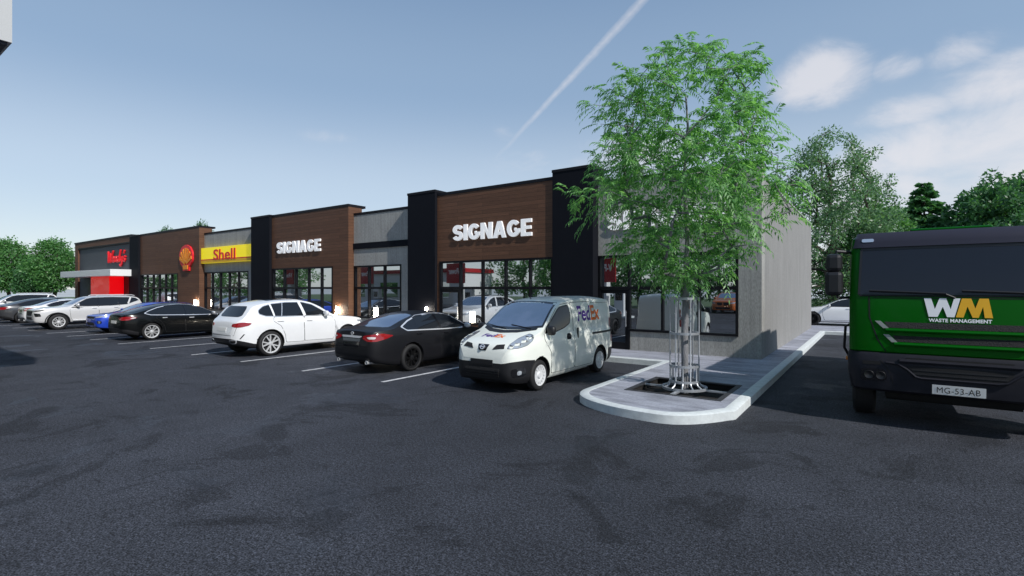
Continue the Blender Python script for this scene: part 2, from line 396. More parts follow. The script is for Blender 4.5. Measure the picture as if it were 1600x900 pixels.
# ------------------------------------------------------------------ world and sun
SUN_EL, SUN_AZ = 40., 104.          # azimuth measured from +Y towards +X
def build_world():
    w = bpy.data.worlds.new('World'); SC.world = w; w.use_nodes = True
    nt = w.node_tree; L = nt.links.new; bg = nt.nodes['Background']
    sky = N(nt, 'ShaderNodeTexSky'); sky.sky_type = 'NISHITA'; sky.sun_disc = False
    sky.sun_elevation = R(SUN_EL); sky.sun_rotation = R(SUN_AZ)
    sky.altitude = 100; sky.air_density = 1.0; sky.dust_density = .5; sky.ozone_density = 2.2
    bg.inputs['Strength'].default_value = SKY_STR
    tc = N(nt, 'ShaderNodeTexCoord')
    sx = N(nt, 'ShaderNodeSeparateXYZ'); L(tc.outputs['Generated'], sx.inputs[0])
    def math_(op, a, b=None, clamp=False):
        n = N(nt, 'ShaderNodeMath', _operation=op); n.use_clamp = clamp
        for i, q in enumerate((a, b)):
            if q is None: continue
            if isinstance(q, (int, float)): n.inputs[i].default_value = q
            else: L(q, n.inputs[i])
        return n.outputs[0]
    def mr(x, a, c, d, e, smooth=False):
        r = N(nt, 'ShaderNodeMapRange'); r.inputs[1].default_value = a; r.inputs[2].default_value = c; r.inputs[3].default_value = d; r.inputs[4].default_value = e
        if smooth: r.interpolation_type = 'SMOOTHSTEP'
        L(x, r.inputs[0]); return r.outputs[0]
    az = math_('ARCTAN2', sx.outputs[0], sx.outputs[1]); el = math_('ARCSINE', sx.outputs[2])
    def noise(sc, det=8, ro=.6, st=(1, 1, 1.6), dist=.2):
        mp = N(nt, 'ShaderNodeMapping'); mp.inputs['Scale'].default_value = st; L(tc.outputs['Generated'], mp.inputs['Vector'])
        n = N(nt, 'ShaderNodeTexNoise'); n.inputs['Scale'].default_value = sc; n.inputs['Detail'].default_value = det; n.inputs['Roughness'].default_value = ro; n.inputs['Distortion'].default_value = dist
        L(mp.outputs[0], n.inputs['Vector']); return n.outputs['Fac']
    def azel(px, py):
        u, v = (px - 800) / 800, (450 - py) / 800
        return math.atan(u) - R(35.2), math.atan(v / math.sqrt(1 + u * u))
    tot = None
    # the cloud bank: centre (az, el), radii
    for (px, py, rx, ry, k) in ((1280, 120, 85, 55, 1.0), (1425, 175, 110, 30, .75), (1560, 135, 130, 55, .9), (1500, 80, 70, 35, .5), (1400, 105, 60, 25, .35),
                                (1500, 235, 280, 80, .95), (1400, 290, 240, 80, .9), (1590, 270, 200, 90, .85), (1370, 380, 320, 90, .8), (1600, 190, 160, 70, .8), (790, 212, 45, 18, .34), (1000, 245, 240, 40, .62), (510, 215, 60, 14, .28), (1750, 180, 200, 120, .8)):
        a0, e0 = azel(px, py); a1, _ = azel(px + rx, py); _, e1 = azel(px, py - ry)
        dx = math_('DIVIDE', math_('SUBTRACT', az, a0), a1 - a0); dy = math_('DIVIDE', math_('SUBTRACT', el, e0), e1 - e0)
        r = math_('SQRT', math_('ADD', math_('MULTIPLY', dx, dx), math_('MULTIPLY', dy, dy)))
        v = math_('MULTIPLY', mr(r, .0, 1.35, 1, 0, True), k)
        tot = v if tot is None else math_('MAXIMUM', tot, v)
    nz = noise(7, 12, .62, (1, 1, 1.9), .35)
    dens = mr(math_('ADD', math_('MULTIPLY', tot, .95), math_('MULTIPLY', math_('SUBTRACT', nz, .47), 1.9)), .12, 1.05, 0, .74, True)
    dens = math_('MULTIPLY', dens, mr(tot, 0, .2, 0, 1))
    # contrail
    def dvec(px, py):
        u, v = (px - 800) / 800, (450 - py) / 800; s, c = math.sin(R(35.2)), math.cos(R(35.2))
        return Vector((-s + u * c, c + u * s, v)).normalized()
    d1, d2 = dvec(1005, 0), dvec(765, 258); n = d1.cross(d2).normalized(); ax = (d1 - d2).normalized()
    def dot(vec):
        q = N(nt, 'ShaderNodeVectorMath', _operation='DOT_PRODUCT'); L(tc.outputs['Generated'], q.inputs[0]); q.inputs[1].default_value = vec; return q.outputs['Value']
    along = mr(dot(ax), d2.dot(ax), d1.dot(ax), 0, 1)
    dist = math_('ABSOLUTE', math_('ADD', dot(n), math_('MULTIPLY', math_('SUBTRACT', noise(25, 4), .5), .006)))
    wid = mr(along, 0, 1, .004, .0095)
    tr = math_('SUBTRACT', 1.0, math_('DIVIDE', dist, wid), True)
    tr = math_('MULTIPLY', math_('POWER', tr, .8), mr(along, -.08, .5, 0, .46, True))
    tr = math_('MULTIPLY', tr, mr(noise(60, 3), .3, .7, .65, 1.0))
    front = mr(dot((d1 + d2).normalized()), .4, .6, 0, 1)
    tr = math_('MULTIPLY', tr, front)
    alpha = math_('MAXIMUM', dens, tr, True)
    mx = N(nt, 'ShaderNodeMix', _data_type='RGBA'); L(alpha, mx.inputs[0])
    # pale veil over the whole sky, stronger low down
    veil = N(nt, 'ShaderNodeMix', _data_type='RGBA')
    veil.inputs[0].default_value = .72; L(sky.outputs[0], veil.inputs[6])
    rp = N(nt, 'ShaderNodeValToRGB'); L(mr(el, 0, .62, 0, 1), rp.inputs[0]); rp.color_ramp.interpolation = 'EASE'
    rp.color_ramp.elements[0].color = (.425, .46, .485, 1); rp.color_ramp.elements[1].color = (.122, .196, .312, 1)
    for q_, c_ in ((.28, (.325, .388, .46, 1)), (.6, (.185, .264, .37, 1))):
        e_ = rp.color_ramp.elements.new(q_); e_.color = c_
    sc_ = N(nt, 'ShaderNodeMix', _data_type='RGBA', _blend_type='MULTIPLY'); sc_.inputs[0].default_value = 1; sc_.inputs[7].default_value = (12.6, 12.4, 12.2, 1); sc_.clamp_result = False
    L(rp.outputs[0], sc_.inputs[6]); L(sc_.outputs[2], veil.inputs[7])
    L(veil.outputs[2], mx.inputs[6])
    mx.inputs[7].default_value = (*CLOUD_COL, 1)
    L(mx.outputs[2], bg.inputs['Color'])
    sun = bpy.data.lights.new('sun', 'SUN'); sun.energy = SUN_STR; sun.angle = R(.9); sun.color = (1, .965, .92)
    so = bpy.data.objects.new('sun', sun); COL.objects.link(so)
    e, a = R(SUN_EL), R(SUN_AZ)
    to = Vector((math.cos(e) * math.sin(a), math.cos(e) * math.cos(a), math.sin(e)))
    so.rotation_euler = to.to_track_quat('Z', 'Y').to_euler(); so.location = to * 60
SKY_STR, SUN_STR = .115, 3.3
VEIL = (.5, .05); VEIL_COL = (3.6, 4.5, 5.7); CLOUD_COL = (6.0, 5.9, 6.15)
build_world()

cam = bpy.data.cameras.new('camera'); cam.lens = 18.0; cam.sensor_width = 36.0; cam.clip_end = 3000; cam.clip_start = .05
co = bpy.data.objects.new('camera', cam); COL.objects.link(co)
co.location = (0, 0, 2.05); co.rotation_euler = (R(90), 0, R(35.2)); SC.camera = co
vs_ = SC.view_settings; vs_.view_transform = 'Standard'; vs_.look = 'None'; vs_.exposure = .25; vs_.gamma = 1; vs_.use_curve_mapping = False
SC.cycles.use_denoising = True
SC.cycles.max_bounces = 8; SC.cycles.transparent_max_bounces = 8

# ------------------------------------------------------------------ ground
def setting():
    g = MB(); S_ = 900
    nseg = 30
    xs = np.linspace(-S_, S_, nseg)
    # ground in one sheet: far field, with the lot lying on it
    g.add([(-S_, -S_, -.03), (S_, -S_, -.03), (S_, S_, -.03), (-S_, S_, -.03)], [(0, 1, 2, 3)])
    tag(g.build('ground', M['far']), kind='structure')
    q = MB(); q.add([(-150, -75, -.012), (150, -75, -.012), (150, 110, -.012), (-150, 110, -.012)], [(0, 1, 2, 3)])
    tag(q.build('lawn', M['grass']), kind='structure')
    a = MB()
    # asphalt lot cut in a grid so the lens sees it flat
    a.add([(-72, -19, 0), (45, -19, 0), (45, 46, 0), (-72, 46, 0)], [(0, 1, 2, 3)])
    tag(a.build('parking_lot', M['asphalt']), kind='structure')
    # painted bay lines
    for (x, y0, y1) in ((-8.74, 7.48, 13.05), (-11.5, 7.33, 13.05), (-14.35, 7.27, 13.05), (-17.05, 7.15, 13.05), (-19.95, 7.08, 13.05), (-22.6, 7.0, 13.05),
                        (-25.3, 6.92, 13.05), (-27.9, 6.85, 13.05), (-30.5, 6.78, 13.05), (-33.2, 6.7, 13.05), (-35.9, 6.65, 13.05), (-38.6, 6.6, 13.05), (-41.3, 6.6, 13.05), (-44, 6.6, 13.05), (-46.7, 6.6, 13.05), (-49.4, 6.6, 13.05)):
        l = MB(); l.add([(x - .055, y0, .004), (x + .055, y0, .004), (x + .055, y1, .004), (x - .055, y1, .004)], [(0, 1, 2, 3)])
        tag(l.build('parking_line', M['line']), kind='structure')
    # kerb outline of sidewalk + island (outer edge)
    XL, XR, YF, YI = -4.46, -1.75, 13.17, 8.55
    nose = [(-4.46, 8.75)]
    for k in range(1, 17):                        # left sweep of the island nose
        t = math.pi - (math.pi / 2) * k / 16
        nose.append((-2.76 + 1.70 * math.cos(t), 8.72 - 1.10 * math.sin(t) ** .92))
    for k in range(1, 11):                        # right flank, running up to a tight corner
        q = k / 10
        nose.append((-2.76 + q * (XR - .07 + 2.76), 7.62 + .80 * q ** 2.3))
    nose += [(XR - .025, 8.47), (XR, 8.54)]
    KW = .17
    outer = [(-75, YF), (XL, YF)] + nose + [(XR, 26.4), (45, 26.4)]
    def inset(P, d):
        out = []
        for i, p in enumerate(P):
            p = Vector(p); t1 = (p - Vector(P[i - 1])).normalized() if i else None; t2 = (Vector(P[i + 1]) - p).normalized() if i + 1 < len(P) else None
            n1 = Vector((-t1.y, t1.x)) if t1 else None; n2 = Vector((-t2.y, t2.x)) if t2 else None
            n1 = n1 or n2; n2 = n2 or n1; m = (n1 + n2).normalized()
            out.append(tuple(p + m * d / max(.55, m.dot(n1))))
        return out
    inner = inset(outer, KW)
    H = .15
    n = len(outer)
    k = MB(); bv = .018
    prof = lambda o, i: [(o[0], o[1], 0.0), (o[0], o[1], H - bv), (o[0] + (i[0] - o[0]) * .12, o[1] + (i[1] - o[1]) * .12, H), (i[0], i[1], H), (i[0], i[1], H - .05)]
    vs = []
    for o, i in zip(outer, inner): vs += prof(o, i)
    fs = [(a_ * 5 + j, a_ * 5 + j + 1, (a_ + 1) * 5 + j + 1, (a_ + 1) * 5 + j) for a_ in range(n - 1) for j in range(4)]
    k.add(vs, fs, True)
    tag(k.build('kerb', M['kerb']), kind='structure')
    # pavement: strip before the shops, island, side strip, back walk
    hole = (-3.75, -2.15, 9.1, 10.7)
    p = MB(); z = H - .006
    ring = inner[1:-1]
    poly = [(-75, YF + KW)] + ring + [(45, 26.4 + KW), (45, 33.6), (-75, 33.6)]
    # triangulate with the tree pit left open
    pts2 = [Vector(q_) for q_ in poly]; hp = [Vector((hole[0], hole[2])), Vector((hole[1], hole[2])), Vector((hole[1], hole[3])), Vector((hole[0], hole[3]))]
    ne = len(pts2)
    edges = [(i, (i + 1) % ne) for i in range(ne)] + [(ne + i, ne + (i + 1) % 4) for i in range(4)]
    faces = [list(range(ne))]
    res = delaunay_2d_cdt(pts2 + hp, edges, [], 1, 1e-5)
    tri = []
    for f in res[2]:
        c = sum((res[0][i] for i in f), Vector((0, 0))) / len(f)
        if hole[0] < c.x < hole[1] and hole[2] < c.y < hole[3]: continue
        tri.append(tuple(f))
    p.add([(v.x, v.y, z) for v in res[0]], tri)
    tag(p.build('pavement', M['paving']), kind='structure')
    # pit floor and its walls
    s = MB(); a0, a1, b0, b1 = hole
    s.add([(a0, b0, .02), (a1, b0, .02), (a1, b1, .02), (a0, b1, .02), (a0, b0, z), (a1, b0, z), (a1, b1, z), (a0, b1, z)], [(0, 1, 2, 3), (0, 4, 5, 1), (1, 5, 6, 2), (2, 6, 7, 3), (3, 7, 4, 0)])
    tag(s.build('soil', M['soil']), kind='structure')
setting()

# ------------------------------------------------------------------ the row of shops
B = thing('retail_building', 'long single storey row of shops in grey concrete, brown boards and dark pillars', 'building', (-30, 15, 0))
def bp(mb, name, m, parent=None):
    """a building part built in world coordinates"""
    o = mb.build(name, m, parent or B)
    if parent is None: o.data.transform(Matrix.Translation((30, -15, 0)))
    else: o.data.transform(Matrix.Translation((30, -15, 0)))
    return o
YB = 15.45
def facade(x0, x1, yf, ztop, xs, z0, z1, m, door=None, capname=True, zt2=None):
    w = MB()
    w.box(x0, xs[0], yf, YB, .1, ztop); w.box(xs[-1], x1, yf, YB, .1, ztop)
    w.box(xs[0], xs[-1], yf, YB, z1, ztop)
    dx = xs[0] if door is None else xs[door + 1]
    w.box(dx, xs[-1], yf, YB, .1, z0)
    bp(w, 'wall', m)
    c = MB(); c.box(x0 - .012, x1 + .012, yf - .02, YB + .2, ztop, ztop + .11); bp(c, 'coping', M['cap'])
    window(xs, z0, z1, yf, door)
def window(xs, z0, z1, yf, door):
    t = .035
    f = MB()
    zs = [z0, 2.05, z1]
    ya, yb = yf - .03, yf + .08
    f.box(xs[0], xs[-1], ya, yb, z1 - .07, z1 - .001)
    f.box(xs[0], xs[-1], ya + .004, yb, 2.05 - .05, 2.05 + .05)
    st = 0 if door is None else door + 1
    f.box(xs[st], xs[-1], ya - .02, yb, z0 + .002, z0 + .07)
    for i, x in enumerate(xs):
        lo = z0 + .07 if (i > st or (door is None)) else .16
        x_ = min(max(x, xs[0] + t + .001), xs[-1] - t - .001)
        f.box(x_ - t, x_ + t, ya + .008, yb, lo, z1 - .07)
    fo = bp(f, 'window', M['black_metal'])
    for i in range(len(xs) - 1):
        for zz0, zz1 in ((z0, 2.05), (2.05, z1)):
            if door == i and zz0 == z0: continue
            g = MB(); g.box(xs[i] + t, xs[i + 1] - t, yf + .045, yf + .06, zz0 + .05, zz1 - .05)
            bp(g, 'pane', M['store_glass'], fo)
    if door is not None:
        a, b = xs[door] + t, xs[door + 1] - t
        d = MB()
        d.box(a + .004, a + .09, yf + .0, yf + .05, .16, 1.995); d.box(b - .09, b - .004, yf + .0, yf + .05, .16, 1.995)
        d.box(a + .09, b - .09, yf + .001, yf + .05, .16, .36); d.box(a + .09, b - .09, yf + .001, yf + .05, 1.88, 1.995)
        do = bp(d, 'door', M['black_metal'])
        g = MB(); g.box(a + .09, b - .09, yf + .02, yf + .035, .36, 1.88); bp(g, 'pane', M['store_glass'], do)
        h = MB(); h.tube([(b - .05, yf - .05, .85), (b - .05, yf - .05, 1.35)], .014); h.tube([(b - .05, yf, .9), (b - .05, yf - .05, .9)], .01); h.tube([(b - .05, yf, 1.3), (b - .05, yf - .05, 1.3)], .01)
        bp(h, 'handle', M['steel'], do)
def pillar(x0, x1, yf=14.57, z=5.80):
    p = MB(); p.box(x0, x1, yf, YB, .1, z); bp(p, 'pillar', M['dark_clad'])
    c = MB(); c.box(x0 - .015, x1 + .015, yf - .02, YB + .2, z, z + .09); bp(c, 'coping', M['cap'])
facade(-7.2, -2.43, 15.0, 5.36, [-7.19, -6.16, -5.12, -4.06, -3.01], .72, 3.08, M['concrete'], 0)
pillar(-8.68, -7.202, 14.62, 5.86)
facade(-13.95, -8.68, 14.7, 5.64, [-13.82, -12.77, -11.7, -10.66, -9.62, -8.70], .70, 3.08, M['brown'], 0)
pillar(-15.47, -13.952)
facade(-19.45, -15.47, 15.0, 5.36, [-19.42, -18.42, -17.38, -16.31], .70, 3.06, M['concrete'], None)
facade(-25.75 - .05, -19.45, 14.7, 5.76, [-25.75, -24.65, -23.62, -22.53, -21.49, -20.6], .70, 3.06, M['brown'], 0)
pillar(-27.65, -25.802)
facade(-34.0, -27.65, 15.0, 5.36, [-33.96, -33.0, -32.0, -30.92, -29.85, -28.75], .70, 3.02, M['concrete'], None)
facade(-43.1, -34.0, 14.7, 5.80, [-43.0, -41.95, -40.9, -39.9, -38.9, -37.95, -36.99], .70, 3.02, M['brown'], 0)
pillar(-44.75, -43.1)
# restaurant end: brown frame round a slate panel
w = MB()
w.box(-57.6, -56.8, 14.7, YB, .1, 5.9); w.box(-56.8, -44.75, 14.7, YB, 5.5, 5.9); bp(w, 'wall', M['brown'])
w = MB(); w.box(-56.8, -44.75, 14.82, YB, .1, 5.5); bp(w, 'wall', M['slate'])
c = MB(); c.box(-57.65, -44.73, 14.66, YB + .2, 5.9, 6.02); bp(c, 'coping', M['cap'])
c = MB(); c.box(-56.8, -44.78, 14.70, 14.82, 5.40, 5.498); bp(c, 'coping', M['cap'])
# white entrance canopy, red portal, dark doors
c = MB(); c.bbox(-55.9, -44.4, 13.3, 14.81, 2.92, 3.40, .02); bp(c, 'canopy', M['white_panel'])
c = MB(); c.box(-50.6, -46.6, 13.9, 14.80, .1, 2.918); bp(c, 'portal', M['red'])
c = MB(); c.box(-46.598, -46.58, 13.9, 14.80, .1, 2.918); bp(c, 'portal_side', M['red_glow'])  # thin sheet over the side, carries the stronger added glow
c = MB(); c.box(-46.2, -45.3, 14.72, 14.81, .16, 2.9); bp(c, 'door', M['black_metal'])
c = MB(); c.box(-54.3, -53.0, 14.74, 14.81, .16, 2.2); bp(c, 'door', M['black_metal'])
# dark band over the middle bay, flank, roof
c = MB(); c.box(-19.44, -15.48, 14.94, 15.02, 3.82, 4.08); bp(c, 'band', M['dark_clad'])
w = MB(); w.box(-2.75, -2.432, YB, 28.4, .1, 5.04); bp(w, 'flank_wall', M['concrete_side'])
w = MB(); w.box(-57.6, -2.75, 28.0, 28.4, .1, 5.0); bp(w, 'rear_wall', M['concrete_side'])
w = MB(); w.box(-57.6, -57.3, YB, 28.0, .1, 5.0); bp(w, 'flank_wall', M['concrete_side'])
w = MB(); w.box(-57.3, -2.76, YB + .05, 28.0, 4.6, 4.75); bp(w, 'roof', M['truck_grey'])
c = MB(); c.box(-2.78, -2.40, YB + .21, 28.43, 5.042, 5.10); bp(c, 'coping', mat('pale_coping', (.4, .4, .4), .6))
# downpipe low on the far corner
# ------------------------------------------------------------------ shop signs
def sign(name, label, o):
    return tag(o, label, 'sign')
def ribbon(path, half):
    """one closed strip of constant width along a smooth path"""
    L_, R_ = [], []
    for i, p in enumerate(path):
        t = (path[min(i + 1, len(path) - 1)] - path[max(i - 1, 0)]).normalized(); n = Vector((-t.y, t.x))
        L_.append(p + n * half); R_.append(p - n * half)
    return L_, R_
def arc_pts(cx, cy, rx, ry, a0, a1, n=10):
    return [Vector((cx + rx * math.cos(R(a0 + (a1 - a0) * k / n)), cy + ry * math.sin(R(a0 + (a1 - a0) * k / n)))) for k in range(n + 1)]
def bold_letter(ch):
    """heavy grotesque capital as (width, vertices, faces) in a box of height 1"""
    h = .115
    if ch == 'I': return .24, [(0, 0), (.24, 0), (.24, 1), (0, 1)], [(0, 1, 2, 3)]
    if ch == 'E':
        w = .60; t = .205
        P = [(0, 0), (w, 0), (w, t), (.24, t), (.24, .405), (w - .04, .405), (w - .04, .595), (.24, .595), (.24, 1 - t), (w - .01, 1 - t), (w - .01, 1), (0, 1)]
    elif ch == 'N':
        w = .72
        P = [(0, 0), (.225, 0), (.225, .62), (.48, 0), (w, 0), (w, 1), (w - .225, 1), (w - .225, .38), (.24, 1), (0, 1)]
    elif ch == 'A':
        w = .78
        P = [(0, 0), (.235, 0), (.285, .19), (.495, .19), (.545, 0), (w, 0), (.515, 1), (.265, 1)]
        Hh = [(.33, .37), (.45, .37), (.39, .68)]
        pts = [Vector(p) for p in P + Hh]; n = len(P)
        ed = [(i, (i + 1) % n) for i in range(n)] + [(n, n + 1), (n + 1, n + 2), (n + 2, n)]
        r = delaunay_2d_cdt(pts, ed, [], 1, 1e-6)
        fs = []
        for f in r[2]:
            c = sum((r[0][i] for i in f), Vector((0, 0))) / len(f)
            if not (.37 < c.y < .68 and abs(c.x - .39) < .06 * (.68 - c.y) / .31): fs.append(tuple(f))
        return w, [tuple(v) for v in r[0]], fs
    else:
        if ch == 'S':
            w = .68; rx = w / 2 - h; path = arc_pts(w / 2, .70, rx, .30 - h, 15, 262, 16) + arc_pts(w / 2, .305, rx, .305 - h, 82, -165, 16)
        else:
            w = .76; rx = w / 2 - h
            path = arc_pts(w / 2, .5, rx, .5 - h, 38, 322, 26) + [Vector((w - h, .30)), Vector((w - h, .47)), Vector((w - h, .475))]
        L_, R_ = ribbon(path, h); n = len(L_)
        vs = [tuple(v) for v in L_ + R_]; fs = [(i, i + 1, n + i + 1, n + i) for i in range(n - 1)]
        if ch == 'G':
            k = len(vs); vs += [(.43, .36), (w - 2 * h - .002, .36), (w - 2 * h - .002, .53), (.43, .53)]; fs.append((k, k + 1, k + 2, k + 3))
        return w, vs, fs
    r = delaunay_2d_cdt([Vector(p) for p in P], [(i, (i + 1) % len(P)) for i in range(len(P))], [], 1, 1e-6)
    return w, [tuple(v) for v in r[0]], [tuple(f) for f in r[2]]
def letter_sign(x0, x1, z0, z1, y, label):
    x = 0; parts = []
    for ch in 'SIGNAGE':
        w, vs, fs = bold_letter(ch); parts.append((x, vs, fs)); x += w + .055
    sx = (x1 - x0) / (x - .055); sz = z1 - z0
    bm = bmesh.new()
    for ox, vs, fs in parts:
        bv = [bm.verts.new((x0 + (ox + v[0]) * sx, y - .07, z0 + v[1] * sz)) for v in vs]
        for f in fs:
            try: bm.faces.new([bv[i] for i in f])
            except ValueError: pass
    bmesh.ops.recalc_face_normals(bm, faces=bm.faces[:])
    for f in bm.faces:
        if f.normal.y > 0: f.normal_flip()
    g = bmesh.ops.extrude_face_region(bm, geom=bm.faces[:])
    for v in g['geom']:
        if isinstance(v, bmesh.types.BMVert): v.co.y += .068
    bmesh.ops.delete(bm, geom=[v for v in bm.verts if not v.link_faces], context='VERTS')
    bmesh.ops.recalc_face_normals(bm, faces=bm.faces[:])
    me = bpy.data.meshes.new('letter_sign'); bm.to_mesh(me); bm.free(); me.materials.append(M['letter_white'])
    tag(link('letter_sign', me), label, 'sign')
letter_sign(-6.87, -3.27, 3.86, 4.44, 14.998, 'white SIGNAGE letters on grey concrete behind the young street tree')
letter_sign(-13.09, -9.51, 3.84, 4.43, 14.698, 'white SIGNAGE letters on the brown wall above the cream delivery van')
letter_sign(-25.24, -21.49, 3.82, 4.40, 14.698, 'white SIGNAGE letters on the brown wall above the white SUV seen from behind')
# yellow fascia sign
ys = thing('fascia_sign', 'yellow fascia sign with red lettering over a shop window', 'sign', (-31.3, 14.99, 4.03))
def sp(mb, name, m, parent, off):
    o = mb.build(name, m, parent); o.data.transform(Matrix.Translation([-q for q in off])); return o
f = MB(); f.bbox(-33.99, -27.67, 14.80, 14.988, 3.56, 4.50, .012); sp(f, 'panel', M['yellow'], ys, (-31.3, 14.99, 4.03))
f = MB(); f.box(-33.98, -27.68, 14.79, 14.8, 3.74, 3.80); sp(f, 'stripe', M['red_sign'], ys, (-31.3, 14.99, 4.03))
f = MB(); f.box(-33.98, -27.68, 14.79, 14.8, 3.58, 3.738); sp(f, 'stripe', M['gold'], ys, (-31.3, 14.99, 4.03))
o = wall_text('lettering', 'Shell', -32.35, -29.75, 3.72, 4.36, 14.788, M['red_sign'], .02, ys, .018, 1.02); o.data.transform(Matrix.Translation((31.3, -14.99, -4.03)))
# scallop emblem
sh = thing('emblem_sign', 'red and yellow scallop shell emblem on the brown wall', 'sign', (-35.6, 14.69, 3.95))
def shell_outline(s):
    pts = []
    lobes = 7
    for k in range(85):
        t = R(-38) + R(256) * k / 84
        r = 1 + .035 * abs(math.sin(lobes * (t + R(38)) / R(256) * math.pi))
        pts.append((.98 * s * r * math.cos(t), .80 * s * r * math.sin(t) + .08))
    pts += [(-.50 * s, -.62 * s), (-.46 * s, -.88 * s), (.46 * s, -.88 * s), (.50 * s, -.62 * s)]
    return pts
f = MB(); f.prism(shell_outline(.92), -.10, -.002); f.build('backing', M['red_sign'], sh)
f = MB()
for k in range(7):
    a = R(22 + 136 * k / 6)
    l = .74 + .10 * math.sin(a)
    w0, w1 = .035, .105
    d = Vector((math.cos(a) * 1.12, math.sin(a))); nrm = Vector((-d.y, d.x)).normalized()
    p0 = Vector((d.x * .12, -.42 + d.y * .1)); p1 = Vector((d.x * l, -.30 + d.y * l * 1.1))
    f.prism([tuple(p0 - nrm * w0), tuple(p1 - nrm * w1), tuple(p1 + nrm * w1), tuple(p0 + nrm * w0)], -.135, -.102)
f.prism([(-.34, -.46), (.34, -.46), (.30, -.72), (-.30, -.72)], -.135, -.102)
f.build('shell_ribs', M['shell_yellow'], sh)
# red script
def smooth_line(P, n=6):
    out = []
    for i in range(len(P) - 1):
        p0, p1, p2, p3 = (Vector(P[max(i - 1, 0)]), Vector(P[i]), Vector(P[i + 1]), Vector(P[min(i + 2, len(P) - 1)]))
        for k in range(n):
            t = k / n
            out.append(.5 * ((2 * p1) + (p2 - p0) * t + (2 * p0 - 5 * p1 + 4 * p2 - p3) * t * t + (3 * p1 - p0 - 3 * p2 + p3) * t ** 3))
    return out + [Vector(P[-1])]
m = MB()
for st in (((-.06, .84), (.02, .98), (.08, .5), (.13, .0), (.22, .4), (.30, .78), (.36, .4), (.43, .0), (.54, .5), (.66, 1.06)),
           ((.68, .20), (.82, .28), (.85, .42), (.77, .48), (.69, .30), (.74, .04), (.88, .04), (.97, .2)),
           ((1.0, .44), (1.02, .02)), ((1.02, .2), (1.12, .46), (1.20, .36), (1.20, .06), (1.28, .04)),
           ((1.56, .40), (1.44, .47), (1.34, .22), (1.42, .0), (1.56, .2)), ((1.66, 1.08), (1.58, .5), (1.58, .06), (1.66, .04)),
           ((1.74, .46), (1.76, .12), (1.88, .06), (2.0, .44)), ((2.02, .46), (1.94, -.1), (1.82, -.40), (1.72, -.28)),
           ((2.16, 1.0), (2.10, .74)), ((2.36, .42), (2.24, .46), (2.20, .32), (2.32, .18), (2.26, .01), (2.12, .04))):
    m.tube([(-49.75 + 1.55 * (x + .12 * y), 14.74, 4.08 + .82 * y) for x, y in smooth_line(st)], .078, 6)
so_ = m.build('script_sign', M['red_sign']); tag(so_, 'red slanted script lettering on the slate panel above the white canopy', 'sign')

# ------------------------------------------------------------------ low lights along the shop fronts
lamp_spots = [(-12.2, 14.81, .97, 'small glowing light on the window sill above the cream van nose'), (-14.3, 14.57, 1.1, 'small glowing light fixed low on the dark pillar behind the charcoal sedan roof'),
              (-18.0, 15.11, .97, 'small glowing light on the sill of the narrow window between the brown and dark columns'), (-20.15, 14.70, 1.0, 'small glowing light on the brown column at the front of the white SUV'),
              (-34.3, 14.70, 1.1, 'small glowing light on the brown corner below the scallop emblem')]
def make_lamp():
    t = thing('accent_light', '', 'light', (0, 0, 0), 0, 'small lights along the shop fronts')
    m = MB(); m.box(-.03, .03, -.10, -.002, -.24, -.20); m.build('bracket', M['black_metal'], t)
    m = MB(); m.bbox(-.04, .04, -.15, -.09, -.2, .2, .008); m.build('lens', M['lamp'], t)
    return t
l0 = make_lamp()
for i, (x, y, z, lab) in enumerate(lamp_spots):
    o = l0 if i == 0 else copy_tree(l0)
    o.location = (x, y, z); o['label'] = lab

# ------------------------------------------------------------------ tree guard and grate
TX, TY = -2.95, 9.9
gr = thing('tree_grate', 'square black tree pit frame with cross bars at the foot of the young tree', 'grate', (TX, TY, .13))
m = MB(); a = .80
m.box(-a - .06, a + .06, -a - .06, -a + .03, .0, .022); m.box(-a - .06, a + .06, a - .03, a + .06, .0, .022)
m.box(-a - .06, -a + .03, -a + .03, a - .03, 0, .021); m.box(a - .03, a + .06, -a + .03, a - .03, 0, .021); m.build('frame', M['iron'], gr)
m = MB(); m.box(-a + .03, -.3, -.035, .035, -.01, .018); m.box(.3, a - .03, -.035, .035, -.01, .018); m.box(-.035, .035, -a + .03, -.3, -.01, .019); m.box(-.035, .035, .3, a - .03, -.01, .019)
m.build('cross_bar', M['steel'], gr)
gd = thing('tree_guard', 'tall round steel cage of bars and hoops around the young tree trunk', 'tree guard', (TX, TY, .12))
def hoop(r, z, t=.016, h=.045):
    q = MB(); q.lathe([(r - t, z - h / 2), (r + t, z - h / 2), (r + t, z + h / 2), (r - t, z + h / 2)], 40, closed=True); return q
for r, z in ((.26, 1.73), (.26, 1.07), (.262, .45), (.264, .16), (.40, .035)): hoop(r, z).build('hoop', M['steel'], gd)
for k in range(12):
    aa = 2 * math.pi * (k + .35) / 12; c_, s_ = math.cos(aa), math.sin(aa)
    q = MB(); top = 1.74 if k % 2 == 0 else .46
    q.tube([(.262 * c_, .262 * s_, top), (.262 * c_, .262 * s_, .16), (.30 * c_, .30 * s_, .09), (.41 * c_, .41 * s_, .03)], .015, 6); q.build('bar', M['steel'], gd)

